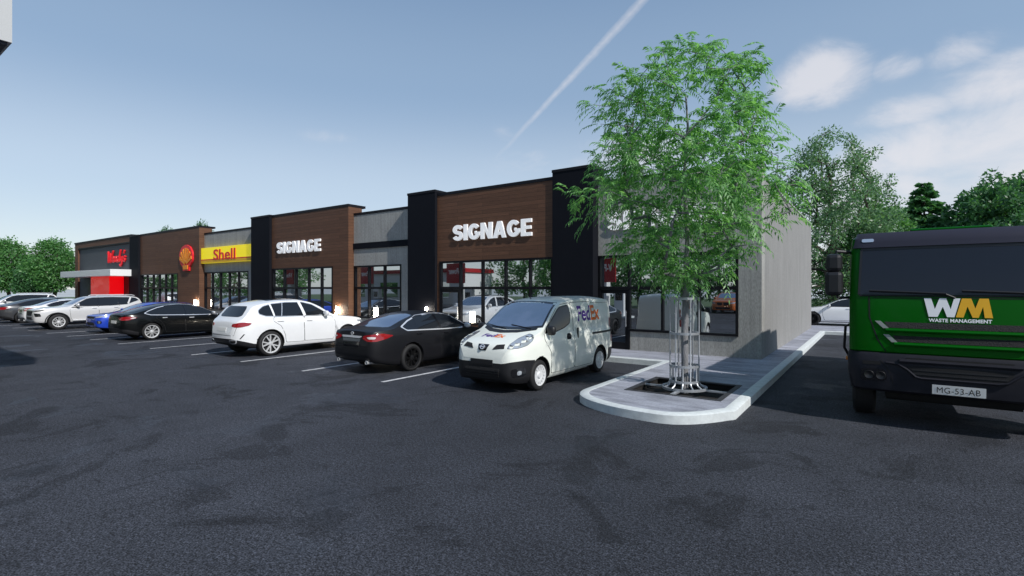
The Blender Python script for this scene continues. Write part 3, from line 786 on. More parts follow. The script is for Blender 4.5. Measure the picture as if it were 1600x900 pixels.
# ------------------------------------------------------------------ trees
def grow(trunk, tips, rg, r_tip=.008, r_trunk=.08, droop=.1):
    """skeleton: trunk polyline plus a branch to every crown point, each starting on the nearest limb"""
    nodes = [Vector(p) for p in trunk]; par = [i - 1 for i in range(len(trunk))]
    first = max(1, len(trunk) // 3)
    base = nodes[first]
    order = sorted(range(len(tips)), key=lambda i: (tips[i] - base).length)
    ends = []
    for i in order:
        t = tips[i]
        best, bd = None, 1e9
        for j in range(first, len(nodes)):
            n = nodes[j]
            d = (n - t).length + max(0, n.z - t.z) * 1.1
            if d < bd: bd, best = d, j
        p0 = nodes[best]; seg = max(1, int((t - p0).length / .35)); prev = best
        for k in range(1, seg + 1):
            s = k / seg
            p = p0.lerp(t, s); p.z += math.sin(s * math.pi) * (t - p0).length * droop
            if k < seg: p += Vector((rg.uniform(-1, 1), rg.uniform(-1, 1), rg.uniform(-1, 1))) * .05 * (t - p0).length / seg
            nodes.append(p); par.append(prev); prev = len(nodes) - 1
        ends.append(prev)
    wgt = [0.0] * len(nodes)
    for e in ends: wgt[e] += 1
    for i in range(len(nodes) - 1, 0, -1): wgt[par[i]] += wgt[i]
    tot = max(wgt[0], 1)
    rad = [max(r_tip, r_trunk * (w / tot) ** .45) for w in wgt]
    for i in range(len(trunk)):
        s = i / (len(trunk) - 1); rad[i] = max(rad[i], r_trunk * (1 - .75 * s)) if i > 0 else r_trunk * 1.12
    return nodes, par, rad, ends

def wood_mesh(nodes, par, rad, ntrunk, n=6):
    m = MB()
    m.tube(nodes[:ntrunk], rad[:ntrunk], 12)
    kids = {}
    for i in range(ntrunk, len(nodes)): kids.setdefault(par[i], []).append(i)
    starts = [i for i in range(ntrunk, len(nodes)) if par[i] < ntrunk or kids[par[i]][0] != i]
    for s in starts:
        ch = [par[s], s]; 
        while ch[-1] in kids: ch.append(kids[ch[-1]][0])
        rr = [min(rad[ch[0]] * .9, rad[s] * 1.2)] + [rad[i] for i in ch[1:]]
        m.tube([nodes[i] for i in ch], rr, n, cap=False)
    return m

def rand_dir(rg):
    while 1:
        v = Vector((rg.uniform(-1, 1), rg.uniform(-1, 1), rg.uniform(-1, 1)))
        if .05 < v.length < 1: return v.normalized()

def fast_mesh(name, V, nper, fidx, m):
    """V: array (k, nper, 3); fidx: faces within one card"""
    V = np.asarray(V, dtype=np.float32); k = len(V)
    f = (np.asarray(fidx)[None] + (np.arange(k) * nper)[:, None, None]).reshape(-1, len(fidx[0]))
    me = bpy.data.meshes.new(name)
    me.vertices.add(k * nper); me.vertices.foreach_set('co', V.reshape(-1))
    nf, c = f.shape
    me.loops.add(nf * c); me.loops.foreach_set('vertex_index', f.reshape(-1).astype(np.int32))
    me.polygons.add(nf); me.polygons.foreach_set('loop_start', (np.arange(nf) * c).astype(np.int32))
    me.polygons.foreach_set('loop_total', np.full(nf, c, np.int32))
    me.materials.append(m); me.update(calc_edges=True); me.validate(); return me

def fronds(clusters, rg, per, flen, nl, ll, lw, spread):
    """compound leaves: each a drooping stalk with pairs of leaflets"""
    out = []
    for c, outd in clusters:
        for _ in range(per if c.z < 4.0 else per - 1):
            d = (outd * .9 + rand_dir(rg) * .9 + Vector((0, 0, -.1))).normalized()
            p = c + rand_dir(rg) * spread * rg.random() ** .5
            L = flen * rg.uniform(.65, 1.25)
            side = d.cross(Vector((0, 0, 1)))
            side = side.normalized() if side.length > 1e-3 else Vector((1, 0, 0))
            side = (side + rand_dir(rg) * .35).normalized(); up = side.cross(d).normalized()
            for k in range(nl + 1):
                s = (k + .6) / (nl + 1)
                q = p + d * L * s - Vector((0, 0, 1)) * L * .4 * s * s
                dd = (d - Vector((0, 0, 1)) * 1.1 * s).normalized()
                for sg in ((-1, 1) if k < nl else (0,)):
                    ld = (dd * (.75 if sg else 1) + side * sg * .8 - Vector((0, 0, .25)) + rand_dir(rg) * .18).normalized()
                    wv = (ld.cross(up)); wv = wv.normalized() if wv.length > 1e-3 else side
                    l = ll * rg.uniform(.75, 1.2); w = lw * rg.uniform(.8, 1.2)
                    a = q; t = q + ld * l - Vector((0, 0, .1 * l)); mid = q + ld * l * .45 + up * l * .05
                    out.append((a, mid + wv * w, t, mid - wv * w))
    return [[tuple(v) for v in x] for x in out]

def cards(clusters, rg, per, size, spread, asp=.5, flat=.0):
    out = []
    for c, outd in clusters:
        for _ in range(per):
            p = c + rand_dir(rg) * spread * (rg.random() ** .4)
            d = (outd * .5 + rand_dir(rg) + Vector((0, 0, -.25))).normalized(); s = d.cross(rand_dir(rg))
            s = s.normalized() if s.length > 1e-3 else Vector((1, 0, 0))
            l = size * rg.uniform(.6, 1.3); w = l * asp * .5
            out.append((tuple(p), tuple(p + d * l * .5 + s * w), tuple(p + d * l), tuple(p + d * l * .5 - s * w)))
    return out

def crown_points(rg, n, prof, z0, z1, cx=0, cy=0, lean=(0, 0), shell=.55, lobes=None, mind=.0):
    """points inside a crown whose radius follows prof (list of (t, r)), with lobes that push the outline in and out"""
    ts = [p[0] for p in prof]; rr = [p[1] for p in prof]
    ph = [rg.uniform(0, 6.28) for _ in range(6)]
    out = []; tries = 0
    while len(out) < n and tries < n * 40:
        tries += 1
        t = rg.random(); a = rg.uniform(0, 2 * math.pi)
        rmax = float(np.interp(t, ts, rr)) * (1 + .16 * math.sin(3 * a + ph[0] + 5 * t) + .13 * math.sin(5 * a + ph[1] - 9 * t) + .08 * math.sin(11 * t + ph[2]))
        if rg.random() > (rmax / max(rr)) ** 1.2: continue
        r = rmax * (shell + (1 - shell) * rg.random()) if rg.random() < .68 else rmax * rg.random() ** .5
        p = Vector((cx + lean[0] * t + r * math.cos(a), cy + lean[1] * t + r * math.sin(a), z0 + t * (z1 - z0)))
        if mind and any((p - q).length < mind for q in out): continue
        out.append(p)
    return out

def clusters_of(nodes, par, ends):
    cl = []
    for e in ends:
        d = nodes[e] - nodes[par[e]]
        cl.append((nodes[e], d.normalized() if d.length > 1e-6 else Vector((0, 0, 1))))
        cl.append((nodes[e].lerp(nodes[par[e]], .6), d.normalized() if d.length > 1e-6 else Vector((0, 0, 1))))
    return cl

def street_tree():
    rg = random.Random(21)
    t = thing('street_tree', 'young green street tree with feathery leaves growing through the steel guard', 'tree', (TX, TY, .05))
    trunk = [(0, 0, 0), (.01, 0, .5), (.0, .01, 1.1), (.03, -.01, 1.7), (.02, .02, 2.3), (.05, .03, 3.0), (.02, .0, 3.7), (.0, .03, 4.5), (.05, .05, 5.1), (.02, .02, 5.7)]
    prof = [(0, .4), (.1, 1.05), (.25, 1.5), (.42, 1.70), (.6, 1.76), (.75, 1.66), (.86, 1.36), (.94, .95), (1, .5)]
    tips = crown_points(rg, 335, prof, 2.1, 6.52, .0, 0, (.0, 0), .5, mind=.17)
    nodes, par, rad, ends = grow(trunk, tips, rg, .005, .064, .10)
    wood_mesh(nodes, par, rad, len(trunk), 5).build('trunk', M['bark'], t)
    V = fronds(clusters_of(nodes, par, ends), rg, 5, .33, 6, .105, .0135, .20)
    link('crown', fast_mesh('crown', V, 4, [(0, 1, 2, 3)], M['leaf_main']), t)
    return t
street_tree()

def broad_tree(label, loc, h, r, seed, leaf, n=150, per=26, size=.22, spread=.5, z0=.25, group=None, r_trunk=.16, prof=None, asp=.5, bark='bark_dark', lean=(0, 0), name='broadleaf_tree', droop=.1):
    rg = random.Random(seed)
    t = thing(name, label, 'tree', loc, 0, group)
    nt_ = 8
    trunk = [(lean[0] * k / nt_ + rg.uniform(-.05, .05) * r, lean[1] * k / nt_ + rg.uniform(-.05, .05) * r, h * .85 * k / nt_) for k in range(nt_ + 1)]
    trunk[0] = (0, 0, 0)
    prof = prof or [(0, .45), (.15, .8), (.35, 1), (.6, .95), (.8, .7), (.93, .4), (1, .12)]
    tips = crown_points(rg, n, [(a, b * r) for a, b in prof], h * z0, h, 0, 0, lean, .5, mind=r * .12)
    nodes, par, rad, ends = grow(trunk, tips, rg, .012, r_trunk, droop)
    wood_mesh(nodes, par, rad, len(trunk), 5).build('trunk', M[bark], t)
    V = cards(clusters_of(nodes, par, ends), rg, per, size, spread, asp)
    link('crown', fast_mesh('crown', V, 4, [(0, 1, 2, 3)], M[leaf]), t)
    return t

def conifer(label, loc, h, r, seed):
    rg = random.Random(seed)
    t = thing('conifer_tree', label, 'tree', loc)
    m = MB(); m.tube([(0, 0, 0), (0, 0, h * .5), (0, 0, h * .97)], [.2, .12, .02], 8)
    V = []
    z = h * .06
    while z < h * .98:
        s = 1 - z / h; rr = r * (s ** .8) * 1.02
        nb = max(6, int(20 * s + 5))
        for k in range(nb):
            a = rg.uniform(0, 6.28); L = rr * rg.uniform(.75, 1.12)
            d = Vector((math.cos(a), math.sin(a), rg.uniform(-.28, .12)))
            m.tube([(0, 0, z), tuple(Vector((0, 0, z)) + d * L * .9)], [.03 * s + .008, .005], 4, cap=False)
            for q in range(int(60 * L / r) + 14):
                u = rg.uniform(.12, 1); p = Vector((0, 0, z)) + d * L * u
                sd = Vector((-d.y, d.x, 0)) * rg.choice((-1, 1)); e = (d * .8 + sd * rg.uniform(.3, 1) + Vector((0, 0, rg.uniform(-.5, .25)))).normalized()
                l = rg.uniform(.45, .8) * (.5 + .6 * s); w = e.cross(rand_dir(rg)).normalized() * .15
                V.append([tuple(p), tuple(p + e * l * .5 + w), tuple(p + e * l), tuple(p + e * l * .5 - w)])
        z += h * .022
    m.build('trunk', M['bark_dark'], t)
    link('crown', fast_mesh('crown', V, 4, [(0, 1, 2, 3)], M['needle']), t)

# beyond the flank of the shops, on the right
broad_tree('tall airy grey green tree rising beyond the far corner of the concrete wall', (-2.2, 37.5, 0), 11.7, 4.6, 5, 'leaf_grey', 400, 46, .19, .5, .06, r_trunk=.26, asp=.45,
           prof=[(0, .35), (.12, .72), (.3, .95), (.5, 1.0), (.65, .72), (.8, .55), (.92, .38), (1, .15)])
broad_tree('slim leafy tree beside the tall airy tree, above the white mirror of the truck', (.1, 41, 0), 7.4, 2.5, 9, 'leaf_left', 170, 50, .22, .45, .12)
conifer('dark green conifer standing above the truck roof', (3.05, 48.0, 0), 10.0, 3.5, 3)
broad_tree('wide dark round crowned tree right of the conifer above the truck', (7.0, 46, 0), 9.5, 3.9, 11, 'leaf_dark', 300, 56, .30, .6, .1)
# left of the shops
LT = ((-99, 18, 9.0, 2.5, 31, 'leaf_left', 'rounded tree cut by the left edge of the photo'),
      (-94.0, 19.5, 5.2, 1.7, 32, 'leaf_dark', 'low darker tree between two lighter trees left of the shops'),
      (-86.5, 20, 8.2, 2.6, 33, 'leaf_left', 'full light green tree touching the left end of the shop row'))
for x, y, h, r, s, lf, lab in LT:
    broad_tree(lab, (x, y, 0), h, r, s, lf, 190, 34, .32, .75, .22, r_trunk=.22)
broad_tree('treetop peeping over the shop roof behind the brown scallop wall', (-80.5, 31, 0), 10.6, 2.6, 41, 'leaf_dark', 80, 24, .24, .5, .4)
broad_tree('small treetop peeping over the roof beside the yellow sign', (-71, 31, 0), 10.7, 1.5, 42, 'leaf_dark', 60, 24, .22, .45, .5)
# trees across the lot, seen mirrored in the shop windows
for i, (x, y, h, r, lab) in enumerate(((-21, -24, 9, 4.4, 'bright tree across the lot mirrored in the end shop window behind the street tree'), (-13, -25.5, 10, 5, 'broad tree across the lot mirrored behind the cream van'),
        (-5.5, -25, 9, 4.4, 'round tree across the lot mirrored above the orange SUV'), (3, -25, 10, 4.8, 'tall tree across the lot behind the photographer, right of the orange SUV'),
        (-30, -26, 9.5, 4.6, 'leafy tree mirrored in the right half of the brown bay window'), (-38, -27, 10, 4.8, 'big leafy tree mirrored in the middle of the brown bay window'),
        (-79, 9, 9.5, 4.6, 'tree left of the lot mirrored below the scallop emblem'), (-80, 0, 10, 5, 'wide tree left of the lot mirrored in the bay below the scallop emblem'),
        (-81, -10, 9.5, 5, 'tree left of the lot mirrored below the yellow sign'), (-80, -19, 10, 5, 'tree at the far left corner of the lot mirrored below the yellow sign'))):
    broad_tree(lab, (x, y, 0), h, r, 60 + i, 'leaf_left', 120, 30, .38, .8, .08)

# ------------------------------------------------------------------ vehicles
def pchip(pts):
    x = np.array([p[0] for p in pts], float); y = np.array([p[1] for p in pts], float)
    h = np.diff(x); d = np.diff(y) / h; m = np.zeros(len(x))
    for i in range(1, len(x) - 1):
        if d[i - 1] * d[i] > 0:
            w1, w2 = 2 * h[i] + h[i - 1], h[i] + 2 * h[i - 1]
            m[i] = (w1 + w2) / (w1 / d[i - 1] + w2 / d[i])
    m[0], m[-1] = d[0], d[-1]
    def f(q):
        q = min(max(q, x[0]), x[-1]); i = min(max(int(np.searchsorted(x, q)) - 1, 0), len(h) - 1)
        t = (q - x[i]) / h[i]
        return float((2 * t**3 - 3 * t**2 + 1) * y[i] + (t**3 - 2 * t**2 + t) * h[i] * m[i] + (-2 * t**3 + 3 * t**2) * y[i + 1] + (t**3 - t**2) * h[i] * m[i + 1])
    return f

def shell_rings(s):
    L = s['L']; top, sh, bot, W, RW, sp = (pchip(s[k]) for k in ('top', 'sh', 'bot', 'W', 'roof', 'split'))
    e = [0, .006, .02, .04, .07, .1, .14, .19, .25, .32, .4]
    xs = e + list(np.arange(.48, L - .47, .075)) + [L - q for q in reversed(e)]
    zr = max(p[1] for p in s['top'])
    rings = []
    for x in xs:
        zt, zs, zb, w, z2 = top(x), sh(x), bot(x), W(x), sp(x)
        zs = min(zs, zt - .012); z2 = min(max(z2, zb + .03), zs - .03)
        p = [(0, zb), (.45 * w, zb), (.80 * w, zb), (.90 * w, zb + .004)]
        def yw(z):
            t = (z - zb) / (zs - zb)
            return w * float(np.interp(t, [0, .06, .16, .4, .62, .8, .93, 1], [.925, .962, .988, 1, .999, .988, .966, .935]))
        for k in range(1, 7): z = zb + (z2 - zb) * k / 6; p.append((yw(z), z))
        for k in range(1, 11): z = z2 + (zs - z2) * k / 10; p.append((yw(z), z))
        ys = yw(zs); H = max(zr - .07 - zs, .2)
        drop = min(s.get('drop', .075), .5 * (zt - zs)); ze = zt - drop
        f = min(max((ze - zs) / H, 0), 1)
        ye = ys + (min(RW(x), ys) - ys) * f
        for k in range(1, 9):
            t = k / 8; z = zs + (ze - zs) * t
            p.append((ys + (ye - ys) * t + .022 * f * math.sin(t * math.pi), z))
        for k in range(1, 10):
            t = k / 9; y = ye * math.cos(t * math.pi / 2) if k < 9 else 0
            p.append((y, ze + (zt - ze) * (1 - (y / max(ye, 1e-6)) ** 2.3)))
        rings.append((x, p))
    return rings

def build_shell(s):
    rings = shell_rings(s); n = len(rings[0][1])
    V, F = [], []
    full = 2 * n - 2
    for x, p in rings:
        V += [(x, y, z) for y, z in p] + [(x, -y, z) for y, z in reversed(p[1:-1])]
    idx = []                                   # material: 2 below the split line where asked
    for i in range(len(rings) - 1):
        for k in range(full):
            k2 = (k + 1) % full
            F.append((i * full + k, (i + 1) * full + k, (i + 1) * full + k2, i * full + k2))
            low = (3 <= k < 9) or (full - 10 < k + 1 <= full - 3) or k < 3 or k >= full - 3
            xm = (rings[i][0] + rings[i + 1][0]) / 2
            idx.append(2 if low and any(a <= xm <= b for a, b in s.get('dark', ())) else 0)
    # end caps as strips between the two sides
    for i, flip in ((0, False), (len(rings) - 1, True)):
        for k in range(n - 1):
            a, b = i * full + k, i * full + k + 1
            c, d = i * full + (full - k - 1) % full if k + 1 < n - 1 else b, i * full + (full - k) % full
            f = [a, b, c, d]
            g = []
            for q in f:
                if q not in g: g.append(q)
            if len(g) >= 3:
                F.append(tuple(g if not flip else g[::-1]))
                idx.append(2 if k < 9 and s.get('dark') and any(lo <= rings[i][0] <= hi for lo, hi in s['dark']) else 0)
    me = bpy.data.meshes.new('shell'); me.from_pydata(V, [], F)
    bm = bmesh.new(); bm.from_mesh(me); bmesh.ops.recalc_face_normals(bm, faces=bm.faces)
    bvh = BVHTree.FromBMesh(bm); bm.to_mesh(me); bm.free()
    me.polygons.foreach_set('material_index', idx)
    return me, bvh

def cut_arches(me, s):
    """wheel openings by boolean, with their dark lining"""
    for k in range(3): me.materials.append(None)
    body = bpy.data.objects.new('tmp_body', me); COL.objects.link(body)
    c = MB()
    for x in s['axles']:
        for sg in (-1, 1):
            y0, y1 = sg * (s['Wmax'] - .30), sg * (s['Wmax'] + .3)
            c.lathe([(s['arch'], min(y0, y1)), (s['arch'], max(y0, y1))], 48, 'y', (x, 0, s['rw'] + s.get('arch_dz', .0)))
            n = len(c.v); c.f += [tuple(range(n - 96, n - 48)), tuple(range(n - 1, n - 49, -1))]; c.smooth += [False, False]
    cm = c.mesh('cut', M['under']); cut = bpy.data.objects.new('tmp_cut', cm); COL.objects.link(cut)
    md = body.modifiers.new('b', 'BOOLEAN'); md.operation = 'DIFFERENCE'; md.object = cut; md.solver = 'EXACT'
    dg = bpy.context.evaluated_depsgraph_get(); dg.update()
    out = bpy.data.meshes.new_from_object(body.evaluated_get(dg))
    bpy.data.objects.remove(body); bpy.data.objects.remove(cut)
    for p in out.polygons:
        cc = p.center
        if p.normal.z < -.75 and cc.z < .5: p.material_index = 1
        for x in s['axles']:
            if math.hypot(cc.x - x, cc.z - s['rw'] - s.get('arch_dz', .0)) < s['arch'] + .004 and abs(cc.y) > s['Wmax'] - .34: p.material_index = 1
    return out

def split_by_material(me, names, mats, parent, mid=2.2):
    res = {}
    for i, (nm, m) in enumerate(zip(names, mats)):
        bm = bmesh.new(); bm.from_mesh(me)
        kill = [f for f in bm.faces if f.material_index != i]
        if len(kill) == len(bm.faces): bm.free(); continue
        bmesh.ops.delete(bm, geom=kill, context='FACES')
        for f in bm.faces: f.material_index = 0; f.smooth = True
        q = bpy.data.meshes.new(nm); bm.to_mesh(q); bm.free()
        q.materials.clear(); q.materials.append(m); q.set_sharp_from_angle(angle=R(38)); q.update()
        if nm == 'lower_cladding':
            for side, kn in ((0, 'bumper'), (1, 'bumper')):
                bm = bmesh.new(); bm.from_mesh(q)
                kill = [f for f in bm.faces if (f.calc_center_median().x > mid) == (side == 0)]
                if len(kill) < len(bm.faces):
                    bmesh.ops.delete(bm, geom=kill, context='FACES'); q2 = bpy.data.meshes.new(kn); bm.to_mesh(q2); q2.materials.clear(); q2.materials.append(m); q2.update(); link(kn, q2, parent)
                bm.free()
        else: res[nm] = link(nm, q, parent)
    return res

def chaikin(p, it=1, keep=()):
    """corners rounded to a small radius"""
    r = .045 * it; n = len(p); out = []
    for i in range(n):
        a, b, c = Vector(p[i - 1]), Vector(p[i]), Vector(p[(i + 1) % n])
        l1, l2 = (a - b).length, (c - b).length
        d = min(r, .42 * l1, .42 * l2)
        p0, p1 = b + (a - b) * (d / max(l1, 1e-6)), b + (c - b) * (d / max(l2, 1e-6))
        for k in range(4):
            t = k / 3; out.append(tuple(p0 * (1 - t) ** 2 + b * 2 * t * (1 - t) + p1 * t * t))
    return out

class Car:
    def __init__(s, spec, root, body_mat, dark_mat=None):
        s.s = spec; s.root = root; s.paint = body_mat
        me, s.bvh = build_shell(spec)
        me = cut_arches(me, spec)
        s.parts = split_by_material(me, ['body', 'underbody', 'lower_cladding'], [body_mat, M['under'], dark_mat or M['plastic']], root)
    def ray(s, phi, sg, h, z):
        if phi != 'top' and 'sq' in s.s and z > s.s['sq'][0]: z = s.s['sq'][0] + (z - s.s['sq'][0]) * s.s['sq'][1]
        sx = s.s.get('sx', 1)
        if phi == 'top' or phi == 90: h = h * sx
        if phi == 'top':
            o, d = Vector((h, z, 9)), Vector((0, 0, -1))
        else:
            a = R(phi); d = Vector((math.cos(a), -sg * math.sin(a), 0)); p = Vector((math.sin(a), sg * math.cos(a), 0))
            o = p * h + Vector((0, 0, z)) - d * 9
        hit = s.bvh.ray_cast(o, d)
        if hit[0] is not None: return hit[0], (hit[1] if hit[1].dot(d) < 0 else -hit[1])
        best = None
        for t in np.arange(2, 16, .25):
            r = s.bvh.find_nearest(o + d * t)
            if best is None or r[3] < best[2]: best = (r[0], r[1], r[3])
        return best[0], (best[1] if best[1].dot(d) < 0 else -best[1])
    def patch(s, name, pts, phi, m, off=.004, rnd_=0, sides=(1,), parent=None, rim=.02, h=.07):
        """a panel lying on the shell. pts: 2-D (h, z) for the view, or 3-D points projected to it"""
        made = []
        for sg in sides:
            if phi == 'top': P = [(p[0], sg * p[1]) for p in pts]
            elif len(pts[0]) == 3:
                a = R(phi); P = [(p[0] * (s.s.get('sx', 1) if phi != 90 else 1) * math.sin(a) + abs(p[1]) * math.cos(a) * (1 if p[1] >= 0 else -1), p[2]) for p in pts]
            else: P = [tuple(p) for p in pts]
            if rnd_: P = chaikin(P, rnd_)
            area = sum(P[i][0] * P[(i + 1) % len(P)][1] - P[(i + 1) % len(P)][0] * P[i][1] for i in range(len(P)))
            if area < 0: P = P[::-1]
            q = []
            for i in range(len(P)):
                a_, b_ = Vector(P[i][:2]), Vector(P[(i + 1) % len(P)][:2]); k = max(1, int((b_ - a_).length / h))
                q += [a_.lerp(b_, j / k) for j in range(k)]
            ne = len(q)
            x0, x1 = min(v.x for v in q), max(v.x for v in q); y0, y1 = min(v.y for v in q), max(v.y for v in q)
            grid = []
            for gx in np.arange(x0 + h, x1, h):
                for gy in np.arange(y0 + h, y1, h):
                    g = Vector((gx, gy)); 
                    if min((g - v).length for v in q) > h * .45: grid.append(g)
            res = delaunay_2d_cdt(q + grid, [(i, (i + 1) % ne) for i in range(ne)], [], 1, 1e-6)
            vv, ee, ff = res[0], res[1], res[2]
            V = []; NN = []
            for v in vv:
                c, n = s.ray(phi, sg, v.x, v.y); V.append(c + n * off); NN.append(n)
            F = [tuple(f) for f in ff]
            # rim going down into the shell
            cnt = {}
            for f in F:
                for i in range(len(f)):
                    e = (f[i], f[(i + 1) % len(f)]); cnt[e] = cnt.get(e, 0) + 1
            nv = len(V); low = {}
            for (a_, b_) in list(cnt):
                if (b_, a_) in cnt: continue
                for w in (a_, b_):
                    if w not in low: low[w] = len(V); V.append(V[w] - NN[w] * rim)
                F.append((b_, a_, low[a_], low[b_]))
            used = sorted({i for f in F for i in f}); mp_ = {u: i for i, u in enumerate(used)}
            V = [V[u] for u in used]; NN = [NN[u] if u < nv else None for u in used]; F = [tuple(mp_[i] for i in f) for f in F]
            me = bpy.data.meshes.new(name); me.from_pydata([tuple(v) for v in V], [], F)
            bm = bmesh.new(); bm.from_mesh(me); bmesh.ops.recalc_face_normals(bm, faces=bm.faces); bm.to_mesh(me); bm.free()
            # make sure the face looks outwards
            me.update()
            out = sum(me.polygons[i].normal.dot(NN[F[i][0]]) * me.polygons[i].area for i in range(len(ff)))
            if out < 0: me.flip_normals()
            me.polygons.foreach_set('use_smooth', [True] * len(me.polygons)); me.materials.append(m); me.set_sharp_from_angle(angle=R(40)); me.update()
            made.append(link(name, me, parent if parent is not None and not isinstance(parent, list) else (parent[len(made)] if isinstance(parent, list) else s.root)))
        return made
    def strip(s, name, line, phi, m, w=.012, off=.003, sides=(1,), parent=None, rim=.012):
        """a narrow band along an open line"""
        l = [Vector(p) for p in line]; up, dn = [], []
        for i, p in enumerate(l):
            t = (l[min(i + 1, len(l) - 1)] - l[max(i - 1, 0)]).normalized(); n = Vector((-t.y, t.x))
            up.append(tuple(p + n * w / 2)); dn.append(tuple(p - n * w / 2))
        return s.patch(name, up + dn[::-1], phi, m, off, 0, sides, parent, rim, .12)
    def at(s, phi, sg, h, z): return s.ray(phi, sg, h, z)
    def text(s, name, body, phi, sg, x0, z0, w, h, m, flip=1, off=.006, offset=.035, spacing=.9, parent=None):
        vs, fs = text_fit(body, w, h, offset, spacing, 0, 0)
        V = []
        for v in vs:
            if phi == 'top': c, n = s.ray('top', 1, x0 + v.y, z0 - v.x)
            else: c, n = s.ray(phi, sg, x0 + flip * v.x, z0 + v.y)
            V.append(c + n * off)
        return link(name, raw_mesh(name, V, fs, m), parent or s.root)
    def wheels(s, rim_m, style, n=10, tw=.225):
        sp = s.s; rw = sp['rw']; rr = sp.get('rim', rw * .70)
        t = MB(); w = tw / 2
        t.lathe([(rr - .015, -w + .01), (rr, -w + .012), (rr + .03, -w - .004), (rw - .03, -w + .004), (rw - .008, -w + .02), (rw, -w + .045), (rw, w - .045), (rw - .008, w - .02), (rw - .03, w - .004), (rr + .03, w + .004), (rr, w - .012), (rr - .015, w - .01)], 40, 'y')
        t.lathe([(0.0, w - .085), (rr - .005, w - .085)], 40, 'y')
        t.lathe([(rr - .012, w - .09), (rr - .012, w - .012)], 40, 'y')
        tm = t.mesh('wheel', M['tyre'])
        q = MB()
        q.lathe([(rr - .012, w - .05), (rr - .002, w - .006), (rr + .004, w + .004), (rr - .022, w - .002), (rr - .034, w - .03)], 40, 'y')
        if style == 'steel':
            q.lathe([(0, w + .0), (.055, w + .0), (.075, w - .03), (rr * .55, w - .012), (rr * .72, w - .02), (rr - .02, w - .03)], 40, 'y')
            for k in range(14):
                a = 2 * math.pi * k / 14; r0, r1 = rr * .62, rr * .93
                for b in (0,):
                    ca, sa = math.cos(a), math.sin(a)
                    q.add([(r0 * ca - .018 * sa, w - .008, r0 * sa + .018 * ca), (r0 * ca + .018 * sa, w - .008, r0 * sa - .018 * ca), (r1 * ca + .03 * sa, w - .002, r1 * sa - .03 * ca), (r1 * ca - .03 * sa, w - .002, r1 * sa + .03 * ca)], [(0, 1, 2, 3)])
        else:
            q.lathe([(0, w - .012), (.035, w - .012), (.062, w - .022), (.068, w - .06)], 24, 'y')
            for k in range(n):
                a = 2 * math.pi * k / n
                prongs = ((-.5, .5),) if style == 'multi' else ((-1.6, .2), (1.6, -.2))
                for da, _ in prongs:
                    a2 = a + (da * .16 if style == 'y' else .06 * (1 if k % 2 else -1) if n > 9 else 0)
                    r0, r1 = .05, rr - .02
                    w0, w1 = (.020, .017) if style == 'y' else (.019, .026 * 10 / n)
                    pa, pb = Vector((math.cos(a) * r0, math.sin(a) * r0)), Vector((math.cos(a2) * r1, math.sin(a2) * r1))
                    t_ = (pb - pa).normalized(); nn = Vector((-t_.y, t_.x))
                    y0, y1 = w - .020, w - .012
                    vs = []
                    for (pp, ww, yy) in ((pa, w0, y0), (pb, w1, y1)):
                        for sgn in (-1, 1):
                            c_ = pp + nn * ww * sgn; vs += [(c_.x, yy, c_.y), (c_.x, yy - .035, c_.y)]
                    q.add(vs, [(0, 2, 6, 4), (0, 4, 5, 1), (2, 3, 7, 6), (1, 5, 7, 3)])
        rm = q.mesh('rim', rim_m)
        for x in sp['axles']:
            for sg in (-1, 1):
                o = link('wheel', tm, s.root, (x, sg * (sp['track']), rw), (0, 0, 0 if sg > 0 else math.pi))
                link('rim', rm, o)
    def mirror(s, x, z, m, size=(.10, .12, .085), y=None):
        zz = z; xx = x
        for sg in (-1, 1):
            c, n = s.ray(90, sg, xx, zz); z = c.z; x = c.x; yy = abs(c.y) + .02 if y is None else y
            bm = bmesh.new(); bmesh.ops.create_uvsphere(bm, u_segments=16, v_segments=10, radius=1)
            for v in bm.verts:
                k = v.co
                f = lambda q: math.copysign(abs(q) ** .7, q)
                v.co = Vector((x + f(k.x) * size[0] * (1 if k.x < 0 else .35), sg * (yy + .09 + f(k.y) * size[1]), z + .06 + f(k.z) * size[2]))
            q = MB(); bm.verts.index_update(); q.add([v.co[:] for v in bm.verts], [[v.index for v in f_.verts] for f_ in bm.faces], True); bm.free()
            o = q.build('mirror', m, s.root)
            q = MB(); q.box(x + .01, x + .05, min(sg * (yy - .06), sg * (yy + .06)), max(sg * (yy - .06), sg * (yy + .06)), z - .015, z + .025); q.build('mirror_arm', M['plastic'], o)
    def handle(s, x, z, m, w=.11, parent=None):
        z0_ = z; x0_ = x
        for i, sg in enumerate((-1, 1)):
            c, n = s.ray(90, sg, x0_ + w, z0_); z = c.z; x = c.x - w
            q = MB(); ya, yb = sg * (abs(c.y) + .012), sg * (abs(c.y) + .034)
            q.bbox(x, x + 2 * w, min(ya, yb), max(ya, yb), z - .014, z + .016, .008)
            q.box(x + .01, x + .035, min(ya - sg * .03, ya), max(ya - sg * .03, ya), z - .008, z + .008); q.box(x + 2 * w - .035, x + 2 * w - .01, min(ya - sg * .03, ya), max(ya - sg * .03, ya), z - .008, z + .008)
            q.build('handle', m, parent[i] if parent else s.root)
    def door(s, pts, rnd_=1):
        s.patch('door_gap', grow_poly(pts, .011), 90, M['seam'], .0015, rnd_, (-1, 1), None, .01, .12)
        return s.patch('door', pts, 90, s.paint, .0042, rnd_, (-1, 1), None, .003, .06)
    def place(s, x, y, face):
        """face -1: nose towards the camera side (-Y); +1: nose towards the shops. (x, y) is the middle of the nose end or tail end nearest the lane"""
        s.root.location = (x, y, 0) if face < 0 else (x, y + s.s['L'], 0)
        s.root.rotation_euler = (0, 0, R(90) if face < 0 else R(-90))

